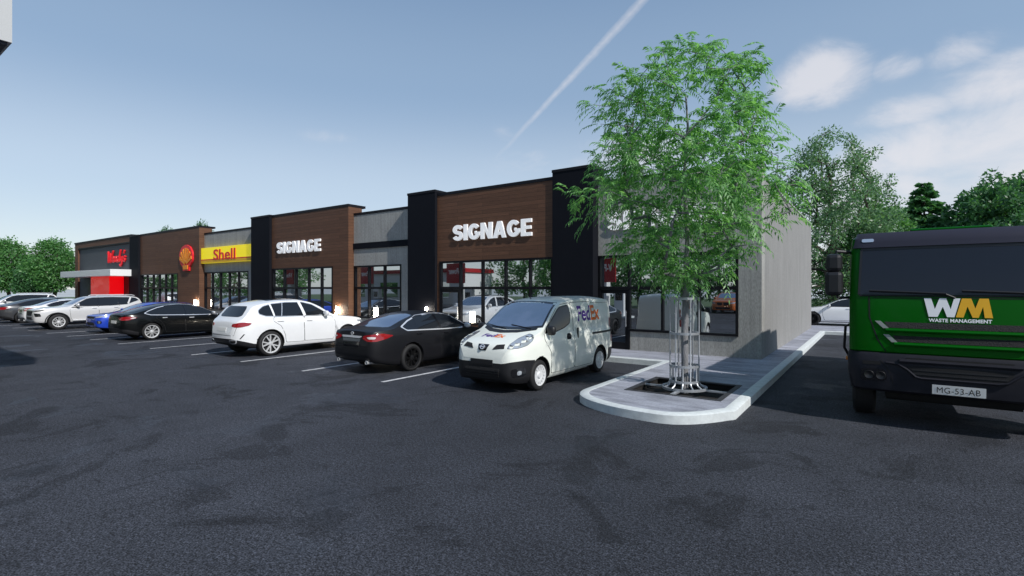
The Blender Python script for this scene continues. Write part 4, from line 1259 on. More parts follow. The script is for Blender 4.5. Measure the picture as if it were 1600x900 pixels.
def grow_poly(p, d):
    c = Vector((sum(q[0] for q in p) / len(p), sum(q[1] for q in p) / len(p))); n = len(p); out = []
    area = sum(p[i][0] * p[(i + 1) % n][1] - p[(i + 1) % n][0] * p[i][1] for i in range(n)); sgn = 1 if area > 0 else -1
    for i in range(n):
        a, b, e = Vector(p[i - 1]), Vector(p[i]), Vector(p[(i + 1) % n])
        t1 = (b - a).normalized(); t2 = (e - b).normalized()
        n1 = Vector((t1.y, -t1.x)) * sgn; n2 = Vector((t2.y, -t2.x)) * sgn; m = (n1 + n2)
        m = m.normalized() if m.length > 1e-4 else n1
        out.append(tuple(b + m * d / max(.5, m.dot(n1))))
    return out

def scale_poly(p, d): return grow_poly(p, d)

def arch_trim(car, m, w=.05, off=.012, clip=.0):
    sp = car.s
    for x in sp['axles']:
        line = []
        a = sp['arch']; z0 = sp['rw'] + sp.get('arch_dz', 0)
        for k in range(25):
            t = R(-18) + R(216) * k / 24
            line.append((x + (a + w / 2) * math.cos(t), z0 + (a + w / 2) * math.sin(t)))
        car.strip('arch_trim', line, 90, m, w, off, (-1, 1), None, .05)

# ---- cream delivery van ------------------------------------------------
VAN = dict(L=4.40, Wmax=.848, rw=.305, rim=.205, arch=.365, arch_dz=.01, axles=(.84, 3.565), track=.73, drop=.07,
    top=[(0, .70), (.03, .86), (.09, .95), (.3, 1.04), (.7, 1.15), (.93, 1.23), (1.05, 1.30), (1.72, 1.72), (1.95, 1.80), (2.5, 1.85), (3.8, 1.85), (4.15, 1.83), (4.3, 1.77), (4.37, 1.6), (4.40, 1.2)],
    sh=[(0, .64), (.03, .78), (.09, .86), (.3, .95), (.7, 1.05), (.95, 1.10), (4.2, 1.12), (4.37, 1.0), (4.40, .9)],
    bot=[(0, .42), (.04, .28), (.2, .21), (.6, .19), (3.9, .20), (4.3, .28), (4.40, .42)],
    W=[(0, .50), (.02, .57), (.08, .66), (.2, .745), (.4, .81), (.7, .84), (1.2, .848), (3.9, .848), (4.25, .82), (4.36, .78), (4.40, .72)],
    roof=[(0, .64), (1.7, .67), (2.4, .71), (3.9, .72), (4.4, .68)],
    split=[(0, .60), (.1, .615), (.35, .62), (.55, .60), (1.0, .58), (3.7, .45), (4.0, .50), (4.4, .50)], dark=((0, .62), (4.02, 4.5)))
def van():
    t = thing('delivery_van', 'cream white delivery van with purple and orange lettering parked nose out beside the island', 'van')
    c = Car(VAN, t, M['p_van'])
    P = c.patch
    ws = [(.70, 1.275), (.62, 1.58), (.585, 1.69), (.35, 1.712), (0, 1.717), (-.35, 1.712), (-.585, 1.69), (-.62, 1.58), (-.70, 1.275), (-.35, 1.235), (0, 1.225), (.35, 1.235)]
    P('windshield_seal', grow_poly(ws, .04), 0, M['gloss_black'], .002)
    wsp = P('windshield', ws, 0, M['glass_clear'], .006)
    c.strip('cowl', [(-.66, 1.215), (-.35, 1.165), (0, 1.15), (.35, 1.165), (.66, 1.215)], 0, M['plastic'], .045, .007)
    for a in ((-.55, 1.21, -.02, 1.33), (.02, 1.20, .5, 1.30)):
        q0 = c.at(0, 1, a[0], a[1])[0]; q1 = c.at(0, 1, a[2], a[3] - .06)[0]
        m = MB(); m.tube([q0 + Vector((-.02, 0, .01)), q1 + Vector((-.02, 0, .012))], .008, 6); m.build('wiper', M['plastic'], t)
    # front doors, sliding doors
    fd = [(1.22, .36), (1.26, .8), (1.02, 1.06), (1.12, 1.20), (1.68, 1.63), (1.80, 1.70), (2.22, 1.74), (2.26, 1.2), (2.26, .34)]
    fd = [(1.25, .30), (1.25, .72), (1.02, 1.0), (1.06, 1.16), (1.70, 1.635), (1.80, 1.68), (2.20, 1.72), (2.25, 1.3), (2.25, .29)]
    doors = c.door(fd, 1)
    sd = [(2.28, .29), (2.28, 1.3), (2.24, 1.72), (3.16, 1.73), (3.18, 1.3), (3.18, .70), (3.10, .29)]
    c.door(sd, 1)
    sw = [(1.09, 1.12), (1.14, 1.20), (1.70, 1.575), (1.80, 1.625), (2.12, 1.66), (2.17, 1.45), (2.10, 1.28), (1.86, 1.20), (1.4, 1.12)]
    P('window_seal', grow_poly(sw, .022), 90, M['plastic'], .0062, 1, (-1, 1))
    P('side_window', sw, 90, M['glass'], .0085, 1, (-1, 1))
    c.strip('slide_rail', [(3.15, .98), (4.30, .98)], 90, M['plastic'], .045, .010, (-1, 1))
    c.handle(1.95, 1.0, M['plastic'], .07, doors)
    for sg in (-1, 1):
        cc, n = c.at(90, sg, 2.42, 1.05); m = MB(); m.bbox(2.40, 2.45, min(cc.y, cc.y + sg * .03), max(cc.y, cc.y + sg * .03), .93, 1.16, .01); m.build('handle', M['plastic'], t)
    P('recess', [(1.90, .93), (2.12, .93), (2.12, 1.06), (1.94, 1.06)], 90, M['seam'], .0060, 2, (-1, 1))
    c.strip('panel_gap', [(3.22, 1.70), (4.2, 1.69)], 90, M['seam'], .008, .003, (-1, 1))
    # lamps
    hl = [(.06, .55, .88), (.10, .62, .965), (.30, .72, 1.06), (.60, .80, 1.135), (.66, .82, 1.11), (.60, .82, 1.01), (.42, .80, .93), (.20, .73, .885)]
    P('headlight_seal', [(p[0], p[1], p[2]) for p in hl], 48, M['plastic'], .003, 1, (-1, 1), None, .02, .05)
    hh = P('headlight', [((p[0] - .33) * .95 + .33, (p[1] - .72) * .95 + .72, (p[2] - .99) * .93 + .99) for p in hl], 48, M['head'], .007, 1, (-1, 1), None, .02, .05)
    P('reflector', [(.40, .78, 1.02), (.58, .80, 1.10), (.60, .80, 1.04), (.50, .79, .97)], 48, M['head_in'], .010, 2, (-1, 1), hh, .004, .05)
    P('grille', [(-.13, .94), (.13, .94), (.085, .83), (-.085, .83)], 0, M['gloss_black'], .012, h=.03)
    P('vent', [(.24, .86), (.50, .885), (.47, .955), (.31, .94)], 0, M['mesh_black'], .012, 0, (-1, 1), h=.03)
    e, n = c.at(0, 1, 0, .885)
    m = MB(); m.lathe([(.038, -.008), (.052, -.008), (.052, .012), (.038, .012)], 28, 'y', closed=True); m.box(-.062, .062, -.006, .014, -.009, .009)
    o = m.build('emblem', M['chrome'], t, e + n * .022, None); o.rotation_euler = n.to_track_quat('Y', 'Z').to_euler()
    P('plate_holder', [(-.27, .66), (.27, .66), (.27, .56), (-.27, .56)], 0, M['plastic'], .02)
    P('lower_grille', [(-.44, .50), (.44, .50), (.38, .30), (-.38, .30)], 0, M['mesh_black'], .006, 1)
    for z in (.35, .40, .45): c.strip('grille_bar', [(-.41, z), (.41, z)], 0, M['plastic'], .022, .016)
    fg = P('fog_recess', [(.10, .60, .50), (.36, .79, .52), (.38, .79, .36), (.12, .62, .33)], 45, M['gloss_black'], .006, 2, (-1, 1))
    P('fog_lamp', [(.20, .69, .46), (.28, .74, .47), (.28, .74, .39), (.20, .69, .38)], 45, M['head_in'], .012, 2, (-1, 1), fg)
    # lettering
    for nm, body, dx, w, m_ in (('lettering', 'Fed', 0, .64, 'purple'), ('lettering', 'Ex', .655, .46, 'orange_vinyl')):
        for sg in (-1, 1):
            if sg < 0: c.text(nm, body, 90, sg, 2.50 + dx, 1.29, w, .35, M[m_], 1, .007, .024, .98)
    c.text('lettering', 'Fed', 'top', 1, .36, .30, .32, .17, M['purple'], 1, .006, .02, .96)
    c.text('lettering', 'Ex', 'top', 1, .36, -.03, .22, .17, M['orange_vinyl'], 1, .006, .02, .96)
    c.mirror(1.16, 1.12, M['plastic'], (.08, .10, .10))
    m = MB(); m.tube([(1.95, .12, 1.80), (1.93, .12, 1.84), (2.20, .12, 2.05)], [.012, .008, .004], 6); m.build('antenna', M['plastic'], t)
    c.wheels(M['rim_white'], 'steel', tw=.19)
    tl = P('taillight', [(4.2, .70), (4.2, 1.3), (4.36, 1.3), (4.37, .70)], 90, M['tail'], .004, 1, (-1, 1))
    c.place(-6.27, 7.86, -1)
van()

def squash(spec, z0, k, sx=1):
    for key in ('top', 'sh', 'bot', 'split', 'W', 'roof'): spec[key] = [(x * sx, z) for x, z in spec[key]]
    spec['L'] *= sx; spec['axles'] = tuple(a * sx for a in spec['axles']); spec['sx'] = sx
    if 'dark' in spec: spec['dark'] = tuple((a * sx, b * sx) for a, b in spec['dark'])
    for key in ('top', 'sh', 'bot', 'split'):
        spec[key] = [(x, z if z <= z0 else z0 + (z - z0) * k) for x, z in spec[key]]
    spec['sq'] = (z0, k)
# ---- generic sedan details ---------------------------------------------
SEDAN = dict(L=4.87, Wmax=.925, rw=.335, rim=.245, arch=.385, axles=(.96, 3.735), track=.80, drop=.07,
    top=[(0, .58), (.03, .68), (.12, .76), (.5, .85), (1.1, .95), (1.35, 1.0), (1.55, 1.10), (2.15, 1.39), (2.45, 1.455), (2.85, 1.47), (3.35, 1.43), (3.75, 1.33), (4.2, 1.16), (4.45, 1.09), (4.72, 1.065), (4.80, 1.04), (4.84, .90), (4.87, .72)],
    sh=[(0, .53), (.03, .60), (.12, .68), (.5, .78), (1.1, .88), (1.4, .92), (2.5, .955), (3.6, 1.0), (4.3, 1.02), (4.7, .99), (4.80, .93), (4.84, .83), (4.87, .66)],
    bot=[(0, .40), (.05, .26), (.25, .19), (.6, .17), (4.1, .18), (4.5, .24), (4.8, .34), (4.87, .46)],
    W=[(0, .52), (.02, .60), (.08, .70), (.2, .80), (.45, .88), (.9, .915), (2.4, .92), (3.7, .92), (4.25, .89), (4.55, .83), (4.75, .75), (4.83, .68), (4.87, .60)],
    roof=[(0, .58), (1.5, .64), (2.4, .62), (3.2, .60), (4.2, .60), (4.87, .6)],
    split=[(0, .44), (.5, .40), (4.2, .40), (4.6, .48), (4.87, .52)])
squash(SEDAN, .7, .965)
def sedan(label, body, x, y, face, rims='rim', style='plain', n=10, chrome=True, grp=None, name='sedan_car', detail=True):
    t = thing(name, label, 'car', group=grp)
    c = Car(SEDAN, t, body)
    P = c.patch
    dlo = [(1.62, .985), (1.75, 1.09), (2.18, 1.315), (2.5, 1.375), (2.9, 1.385), (3.35, 1.345), (3.72, 1.235), (3.98, 1.115), (3.86, 1.035), (3.4, 1.02), (2.5, .99)]
    d1 = c.door([(1.42, .50), (1.40, .84), (1.56, .965), (2.66, .988), (2.70, .75), (2.68, .30), (1.50, .28)])
    d2 = c.door([(2.70, .29), (2.72, .75), (2.685, .99), (3.62, 1.01), (3.66, .88), (3.42, .74), (3.28, .48), (3.24, .30)])
    P('window_trim', grow_poly(dlo, .03), 90, M['chrome'] if chrome else M['plastic'], .005, 1, (-1, 1), None, .01)
    g = P('side_window', dlo, 90, M['glass'], .009, 1, (-1, 1), None, .01)
    c.strip('window_pillar', [(2.66, 1.0), (2.76, 1.372)], 90, M['gloss_black'], .075, .012, (-1, 1))
    c.strip('window_pillar', [(3.52, 1.03), (3.50, 1.30)], 90, M['gloss_black'], .03, .012, (-1, 1))
    P('windshield', [(.64, 1.03), (.56, 1.33), (.5, 1.385), (0, 1.40), (-.5, 1.385), (-.56, 1.33), (-.64, 1.03), (-.3, .99), (.3, .99)], 0, M['glass_clear'], .004, 1)
    rw_ = [(3.42, .52), (3.55, .555), (4.22, .60), (4.30, .50), (4.36, 0), (4.30, -.50), (4.22, -.60), (3.55, -.555), (3.42, -.52), (3.36, 0)]
    P('rear_window_seal', grow_poly(rw_, .025), 'top', M['gloss_black'], .002, 1)
    P('rear_window', rw_, 'top', M['glass_clear'], .005, 1)
    c.strip('panel_gap', [(1.34, -.72), (1.22, -.3), (1.20, 0), (1.22, .3), (1.34, .72)], 'top', M['seam'], .01, .002)
    # tail
    tl = [(4.30, .87, .93), (4.60, .80, .99), (4.80, .62, .965), (4.86, .44, .93), (4.87, .42, .86), (4.84, .56, .80), (4.72, .74, .80), (4.52, .84, .855)]
    tt = P('taillight', tl, 138, M['tail'], .006, 1, (-1, 1), None, .02, .05)
    P('clear_lens', [(4.70, .72, .905), (4.80, .62, .915), (4.84, .54, .90), (4.82, .58, .86), (4.72, .70, .86)], 138, M['tail_white'], .010, 2, (-1, 1), tt, .006, .04)
    P('trunk_bar', [(-.36, .925), (.36, .925), (.33, .875), (-.33, .875)], 180, M['chrome'], .018, 1)
    P('plate_recess', [(-.33, .86), (.33, .86), (.27, .66), (-.27, .66)], 180, M['gloss_black'], .005)
    c.strip('panel_gap', [(-.62, .64), (-.4, .615), (.4, .615), (.62, .64)], 180, M['seam'], .01, .003)
    e, nn = c.at(180, 1, 0, .975)
    m = MB(); m.lathe([(.030, -.006), (.045, -.006), (.045, .006), (.030, .006)], 20, 'y', closed=True); m.box(-.055, .055, -.004, .008, -.009, .009)
    m.build('emblem', M['chrome'], t, e + nn * .012, (0, 0, R(90)))
    P('diffuser', [(-.62, .42), (.62, .42), (.56, .29), (-.56, .29)], 180, M['plastic'], .006, 1)
    for sg in (-1, 1):
        m = MB(); m.lathe([(.032, 4.60), (.045, 4.60), (.047, 4.84), (.038, 4.845), (.034, 4.80), (.032, 4.60)], 18, 'y')
        ob = m.build('exhaust', M['chrome'], t, (0, 0, 0)); ob.data.transform(Matrix.Translation((0, 0, 0)) @ Matrix(((0, 1, 0, 0), (1, 0, 0, 0), (0, 0, 1, 0), (0, 0, 0, 1)))); ob.data.transform(Matrix.Translation((0, sg * .52, .30)))
    # nose
    hl = [(.06, .58, .66), (.20, .74, .72), (.55, .84, .80), (.62, .86, .77), (.40, .83, .68), (.15, .72, .615)]
    P('headlight', hl, 48, M['head'], .006, 1, (-1, 1), None, .02, .05)
    P('grille', [(-.42, .66), (.42, .66), (.30, .42), (-.30, .42)], 0, M['mesh_black'], .006, 1)
    P('lower_grille', [(-.5, .36), (.5, .36), (.45, .28), (-.45, .28)], 0, M['mesh_black'], .005, 1)
    c.mirror(1.72, .97, M['chrome'] if chrome else body, (.08, .10, .07))
    c.handle(2.42, .88, body, .09, d1); c.handle(3.40, .92, body, .09, d2)
    c.wheels(M[rims], style, n)
    c.place(x, y, face); return c
sedan('charcoal sedan with chrome window trim parked tail out beside the cream van', M['p_char'], -10.2, 7.78, 1, 'rim_dark', 'plain', 9, True)

# ---- black fastback ----------------------------------------------------
FAST = dict(L=4.69, Wmax=.93, rw=.335, rim=.25, arch=.375, axles=(.84, 3.715), track=.805, drop=.07,
    top=[(0, .60), (.03, .68), (.12, .74), (.5, .83), (.95, .92), (1.2, 1.0), (1.75, 1.27), (2.1, 1.39), (2.55, 1.44), (3.0, 1.42), (3.5, 1.34), (4.0, 1.20), (4.35, 1.10), (4.58, 1.06), (4.63, 1.0), (4.67, .86), (4.69, .72)],
    sh=[(0, .54), (.03, .60), (.12, .66), (.5, .76), (.95, .85), (1.3, .89), (2.5, .94), (3.6, .98), (4.3, .98), (4.58, .93), (4.63, .87), (4.67, .78), (4.69, .66)],
    bot=[(0, .38), (.05, .24), (.25, .18), (.6, .16), (4.0, .17), (4.4, .24), (4.63, .33), (4.69, .46)],
    W=[(0, .52), (.02, .60), (.08, .70), (.2, .80), (.45, .88), (.9, .92), (2.4, .925), (3.7, .93), (4.2, .89), (4.45, .82), (4.6, .74), (4.66, .67), (4.69, .60)],
    roof=[(0, .58), (1.5, .64), (2.4, .62), (3.2, .60), (4.2, .58), (4.69, .58)],
    split=[(0, .36), (.5, .33), (4.1, .33), (4.5, .44), (4.69, .46)], dark=((4.2, 4.7),))
def fastback(label, body, x, y, face, rims='rim', grp=None, chrome=True, tail=True):
    t = thing('fastback_car', label, 'car', group=grp)
    c = Car(FAST, t, body); P = c.patch
    dlo = [(1.22, .93), (1.42, 1.03), (1.85, 1.23), (2.25, 1.33), (2.65, 1.365), (3.05, 1.335), (3.45, 1.25), (3.78, 1.13), (3.92, 1.055), (3.75, 1.0), (3.3, .98), (2.2, .945)]
    d1 = c.door([(1.30, .50), (1.22, .80), (1.32, .91), (2.46, .94), (2.50, .70), (2.48, .29), (1.38, .27)])
    d2 = c.door([(2.50, .28), (2.52, .70), (2.485, .94), (3.50, .965), (3.56, .85), (3.38, .72), (3.26, .48), (3.22, .29)])
    P('window_trim', grow_poly(dlo, .026), 90, M['chrome'] if chrome else M['plastic'], .005, 1, (-1, 1), None, .01)
    P('side_window', dlo, 90, M['glass'], .009, 1, (-1, 1), None, .01)
    c.strip('window_pillar', [(2.46, .95), (2.52, 1.36)], 90, M['gloss_black'], .05, .012, (-1, 1))
    P('windshield', [(.64, .96), (.56, 1.28), (.5, 1.33), (0, 1.34), (-.5, 1.33), (-.56, 1.28), (-.64, .96), (0, .94)], 0, M['glass_clear'], .004, 1)
    rw_ = [(2.7, .50), (3.3, .53), (4.20, .52), (4.30, .40), (4.34, 0), (4.30, -.40), (4.20, -.52), (3.3, -.53), (2.7, -.50), (2.64, 0)]
    P('glass_roof', rw_, 'top', M['glass'], .004, 1)
    tl = [(4.20, .88, .90), (4.45, .82, .945), (4.60, .66, .93), (4.66, .46, .90), (4.66, .44, .84), (4.60, .62, .80), (4.46, .78, .80), (4.28, .86, .86)]
    tt = P('taillight', tl, 138, M['tail'], .006, 1, (-1, 1), None, .02, .05)
    P('clear_lens', [(4.22, .88, .895), (4.34, .86, .915), (4.42, .80, .86), (4.30, .86, .86)], 118, M['tail_white'], .010, 1, (-1, 1), tt, .006, .04)
    P('number_plate', [(-.26, .78), (.26, .78), (.26, .67), (-.26, .67)], 180, M['plate'], .012)
    c.strip('panel_gap', [(-.60, .62), (.60, .62)], 180, M['seam'], .01, .003)
    hl = [(.06, .58, .64), (.20, .74, .70), (.50, .84, .78), (.56, .86, .75), (.36, .83, .67), (.15, .72, .60)]
    P('headlight', hl, 48, M['head'], .006, 1, (-1, 1), None, .02, .05)
    P('lower_grille', [(-.5, .36), (.5, .36), (.45, .28), (-.45, .28)], 0, M['mesh_black'], .005, 1)
    for a in ([(.06, .66, .52), (.16, .74, .54), (.15, .74, .40), (.07, .66, .38)],): P('vent', a, 45, M['plastic'], .005, 1, (-1, 1), None, .02, .05)
    c.mirror(1.45, .93, M['chrome'] if chrome else body, (.09, .10, .065))
    c.handle(2.18, .83, M['chrome'] if chrome else body, .09, d1); c.handle(3.18, .86, M['chrome'] if chrome else body, .09, d2)
    c.wheels(M[rims], 'plain', 10)
    c.place(x, y, face); return c
fastback('glossy black fastback car with chrome window line parked tail out near the blue car', M['p_black'], -24.2, 7.36, 1)

# ---- white SUV ---------------------------------------------------------
SUV = dict(L=4.92, Wmax=.985, rw=.375, rim=.285, arch=.435, axles=(.88, 3.855), track=.855, drop=.07,
    top=[(0, .72), (.02, .90), (.08, 1.0), (.4, 1.08), (1.0, 1.15), (1.35, 1.21), (1.5, 1.27), (2.1, 1.60), (2.35, 1.69), (2.8, 1.745), (3.3, 1.735), (3.9, 1.67), (4.22, 1.61), (4.36, 1.55), (4.58, 1.30), (4.72, 1.16), (4.83, 1.08), (4.89, .9), (4.92, .72)],
    sh=[(0, .66), (.02, .80), (.08, .89), (.4, .98), (1.0, 1.05), (1.4, 1.09), (2.5, 1.12), (3.6, 1.14), (4.4, 1.13), (4.72, 1.08), (4.83, .98), (4.89, .82), (4.92, .66)],
    bot=[(0, .46), (.04, .30), (.2, .24), (.6, .23), (4.2, .24), (4.6, .32), (4.85, .42), (4.92, .52)],
    W=[(0, .62), (.02, .70), (.08, .79), (.2, .87), (.45, .94), (.9, .975), (2.4, .98), (3.9, .985), (4.35, .95), (4.62, .88), (4.78, .78), (4.87, .67), (4.92, .56)],
    roof=[(0, .62), (1.5, .72), (2.4, .69), (3.2, .67), (4.3, .64), (4.92, .64)],
    split=[(0, .48), (.5, .42), (4.3, .40), (4.6, .47), (4.92, .56)], dark=((4.3, 5.0),))
squash(SUV, .7, .975, .93)
def suv(label, body, x, y, face, rims='rim', style='y', n=5, grp=None, dark_body=False):
    t = thing('suv_car', label, 'car', group=grp)
    c = Car(SUV, t, body); P = c.patch
    dlo = [(1.66, 1.18), (1.85, 1.30), (2.25, 1.525), (2.6, 1.61), (3.2, 1.615), (3.7, 1.575), (4.0, 1.505), (4.18, 1.39), (4.18, 1.29), (3.98, 1.22), (3.4, 1.195), (2.4, 1.18)]
    d1 = c.door([(1.44, .55), (1.42, .95), (1.56, 1.14), (2.62, 1.155), (2.66, .9), (2.64, .38), (1.50, .36)])
    d2 = c.door([(2.66, .37), (2.68, .9), (2.645, 1.16), (3.72, 1.17), (3.74, 1.05), (3.50, .90), (3.36, .62), (3.32, .38)])
    P('window_trim', grow_poly(dlo, .022), 90, M['chrome'] if not dark_body else M['plastic'], .005, 1, (-1, 1), None, .01)
    P('side_window', dlo, 90, M['glass'], .009, 1, (-1, 1), None, .01)
    c.strip('window_pillar', [(2.60, 1.18), (2.72, 1.62)], 90, body, .10, .012, (-1, 1))
    c.strip('window_pillar', [(3.45, 1.20), (3.32, 1.61)], 90, M['chrome'], .022, .012, (-1, 1))
    c.strip('window_pillar', [(3.70, 1.21), (3.76, 1.60)], 90, body, .06, .0125, (-1, 1))
    P('windshield', [(.70, 1.26), (.62, 1.56), (.55, 1.63), (0, 1.65), (-.55, 1.63), (-.62, 1.56), (-.70, 1.26), (0, 1.22)], 0, M['glass_clear'], .004, 1)
    P('rear_window', [(-.62, 1.24), (-.57, 1.44), (-.50, 1.52), (.50, 1.52), (.57, 1.44), (.62, 1.24), (.5, 1.20), (-.5, 1.20)], 180, M['glass'], .006, 1)
    pass
    # roof glass and rails
    P('glass_roof', [(2.4, .46), (3.7, .46), (3.7, -.46), (2.4, -.46)], 'top', M['gloss_black'], .004, 1)
    tl = [(4.46, .935, 1.02), (4.72, .88, 1.055), (4.84, .72, 1.03), (4.88, .56, 1.0), (4.88, .54, .93), (4.86, .70, .90), (4.76, .84, .905), (4.56, .92, .95)]
    tt = P('taillight', tl, 138, M['tail'], .008, 2, (-1, 1), None, .02, .05)
    P('plate_recess', [(-.30, .90), (.30, .90), (.27, .74), (-.27, .74)], 180, body, .003)
    P('number_plate', [(-.26, .885), (.26, .885), (.26, .775), (-.26, .775)], 180, M['plate'], .010)
    c.strip('panel_gap', [(-.72, .90), (-.66, .66), (.66, .66), (.72, .90)], 180, M['seam'], .01, .003)
    P('vent', [(4.66, .90, .70), (4.70, .88, .70), (4.80, .82, .56), (4.77, .84, .56)], 125, M['seam'], .005, 0, (-1, 1), None, .02, .05)
    ex = P('exhaust', [(.46, .52), (.74, .54), (.72, .43), (.47, .41)], 180, M['chrome'], .012, 1, (-1, 1))
    P('exhaust_opening', [(.49, .505), (.71, .522), (.695, .446), (.50, .43)], 180, M['seam'], .016, 1, (-1, 1), ex, .01)
    P('fender_vent', [(1.30, .66), (1.38, .82), (1.44, .80), (1.36, .60)], 90, M['rim'], .008, 0, (-1, 1), None, .01)
    # nose
    hl = [(.04, .52, .88), (.12, .74, .91), (.40, .88, .94), (.42, .89, .90), (.22, .82, .83), (.05, .55, .80)]
    P('headlight', hl, 48, M['head'], .006, 1, (-1, 1), None, .02, .05)
    P('grille', [(.04, .90), (.44, .90), (.46, .78), (.38, .66), (.06, .66)], 0, M['mesh_black'], .008, 1, (-1, 1))
    P('lower_grille', [(-.6, .52), (.6, .52), (.5, .36), (-.5, .36)], 0, M['mesh_black'], .005, 1)
    c.mirror(1.86, 1.17, body, (.10, .11, .09))
    c.handle(2.36, 1.02, body, .10, d1); c.handle(3.42, 1.05, body, .10, d2)
    c.wheels(M[rims], style, n, .27)
    c.place(x, y, face); return c
suv('bright white SUV with two chrome exhausts parked tail out two bays from the charcoal sedan', M['p_white'], -15.83, 7.45, 1)

# ---- pearl off-road SUV, nose out ---------------------------------------
OFF = dict(L=4.80, Wmax=.93, rw=.385, rim=.245, arch=.455, axles=(.93, 3.675), track=.80, drop=.07,
    top=[(0, .80), (.02, 1.0), (.07, 1.08), (.4, 1.14), (1.0, 1.20), (1.3, 1.25), (1.5, 1.34), (2.0, 1.65), (2.25, 1.74), (2.7, 1.79), (3.6, 1.80), (4.3, 1.77), (4.5, 1.70), (4.6, 1.52), (4.68, 1.3), (4.75, 1.1), (4.80, .9)],
    sh=[(0, .74), (.02, .90), (.07, .97), (.4, 1.04), (1.0, 1.10), (1.4, 1.13), (3.0, 1.16), (4.4, 1.18), (4.68, 1.12), (4.75, 1.0), (4.80, .8)],
    bot=[(0, .55), (.04, .40), (.25, .34), (.6, .34), (4.2, .36), (4.6, .42), (4.8, .55)],
    W=[(0, .62), (.02, .70), (.08, .78), (.2, .84), (.45, .90), (.9, .925), (2.4, .925), (3.9, .925), (4.4, .90), (4.65, .86), (4.76, .80), (4.80, .72)],
    roof=[(0, .6), (1.5, .68), (2.4, .66), (3.2, .66), (4.3, .64), (4.8, .62)],
    split=[(0, .62), (.5, .52), (4.3, .5), (4.8, .6)])
squash(OFF, .6, .885, .955)
def off_roader(label, body, x, y, face, rims='rim_white', grp=None):
    t = thing('suv_car', label, 'car', group=grp)
    c = Car(OFF, t, body); P = c.patch
    dlo = [(1.55, 1.22), (1.72, 1.36), (2.12, 1.60), (2.4, 1.665), (3.2, 1.685), (4.0, 1.665), (4.36, 1.62), (4.48, 1.50), (4.20, 1.40), (3.9, 1.27), (3.2, 1.225), (2.4, 1.21)]
    d1 = c.door([(1.42, .60), (1.38, 1.0), (1.48, 1.17), (2.58, 1.185), (2.60, .9), (2.58, .48), (1.46, .47)])
    d2 = c.door([(2.61, .47), (2.63, .9), (2.61, 1.185), (3.56, 1.195), (3.52, 1.02), (3.26, .90), (3.14, .7), (3.12, .48)])
    P('window_seal', grow_poly(dlo, .02), 90, M['plastic'], .005, 1, (-1, 1), None, .01)
    P('side_window', dlo, 90, M['glass'], .009, 1, (-1, 1), None, .01)
    for a, b, w in (((2.56, 1.22), (2.64, 1.68), .06), ((3.52, 1.24), (3.58, 1.68), .05), ((3.95, 1.29), (4.12, 1.67), .08)):
        c.strip('window_pillar', [a, b], 90, M['gloss_black'] if w < .07 else body, w, .012, (-1, 1))
    P('windshield', [(.68, 1.31), (.60, 1.62), (.52, 1.68), (0, 1.70), (-.52, 1.68), (-.60, 1.62), (-.68, 1.31), (0, 1.27)], 0, M['glass_clear'], .004, 1)
    for sg in (-1, 1):
        m = MB(); m.tube([(2.45, sg * .58, 1.635), (2.55, sg * .58, 1.68), (4.0, sg * .58, 1.685), (4.15, sg * .58, 1.64)], .018, 6); m.build('roof_rail', M['rim'], t)
    hl = [(.05, .56, 1.00), (.20, .76, 1.02), (.52, .88, 1.05), (.40, .87, .99), (.14, .74, .95), (.05, .56, .945)]
    P('headlight', hl, 48, M['gloss_black'], .006, 1, (-1, 1), None, .02, .05)
    P('grille', [(-.52, .98), (.52, .98), (.38, .72), (-.38, .72)], 0, M['mesh_black'], .008, 1)
    P('fog_recess', [(.06, .62, .86), (.26, .80, .84), (.30, .83, .68), (.12, .70, .66)], 46, M['gloss_black'], .006, 1, (-1, 1), None, .02, .05)
    P('lower_grille', [(-.45, .64), (.45, .64), (.40, .50), (-.40, .50)], 0, M['mesh_black'], .006, 1)
    P('skid_plate', [(-.60, .50), (.60, .50), (.5, .42), (-.5, .42)], 0, M['rim_white'], .008, 1)
    P('taillight', [(4.35, .92, 1.20), (4.62, .87, 1.22), (4.72, .72, 1.16), (4.70, .76, 1.06), (4.45, .91, 1.10)], 125, M['tail'], .006, 1, (-1, 1), None, .02, .05)
    for sg in (-1, 1):
        m = MB(); m.bbox(1.42, 3.12, min(sg * .88, sg * 1.0), max(sg * .88, sg * 1.0), .42, .47, .018); m.build('side_step', M['rim_white'], t)
    arch_trim(c, M['plastic'], .05, .010)
    c.mirror(1.72, 1.20, M['chrome'], (.10, .12, .09))
    c.handle(2.30, 1.06, M['chrome'], .10, d1); c.handle(3.28, 1.09, M['chrome'], .10, d2)
    c.wheels(M[rims], 'plain', 12, .265)
    c.place(x, y, face); return c
off_roader('pearl white off road SUV with side steps parked nose out beside the blue car', M['p_silver'], -33.6, 6.83, -1)
off_roader('white SUV at the far left with its roof above the dark car', M['p_white'], -48.9, 6.9, -1, 'rim')

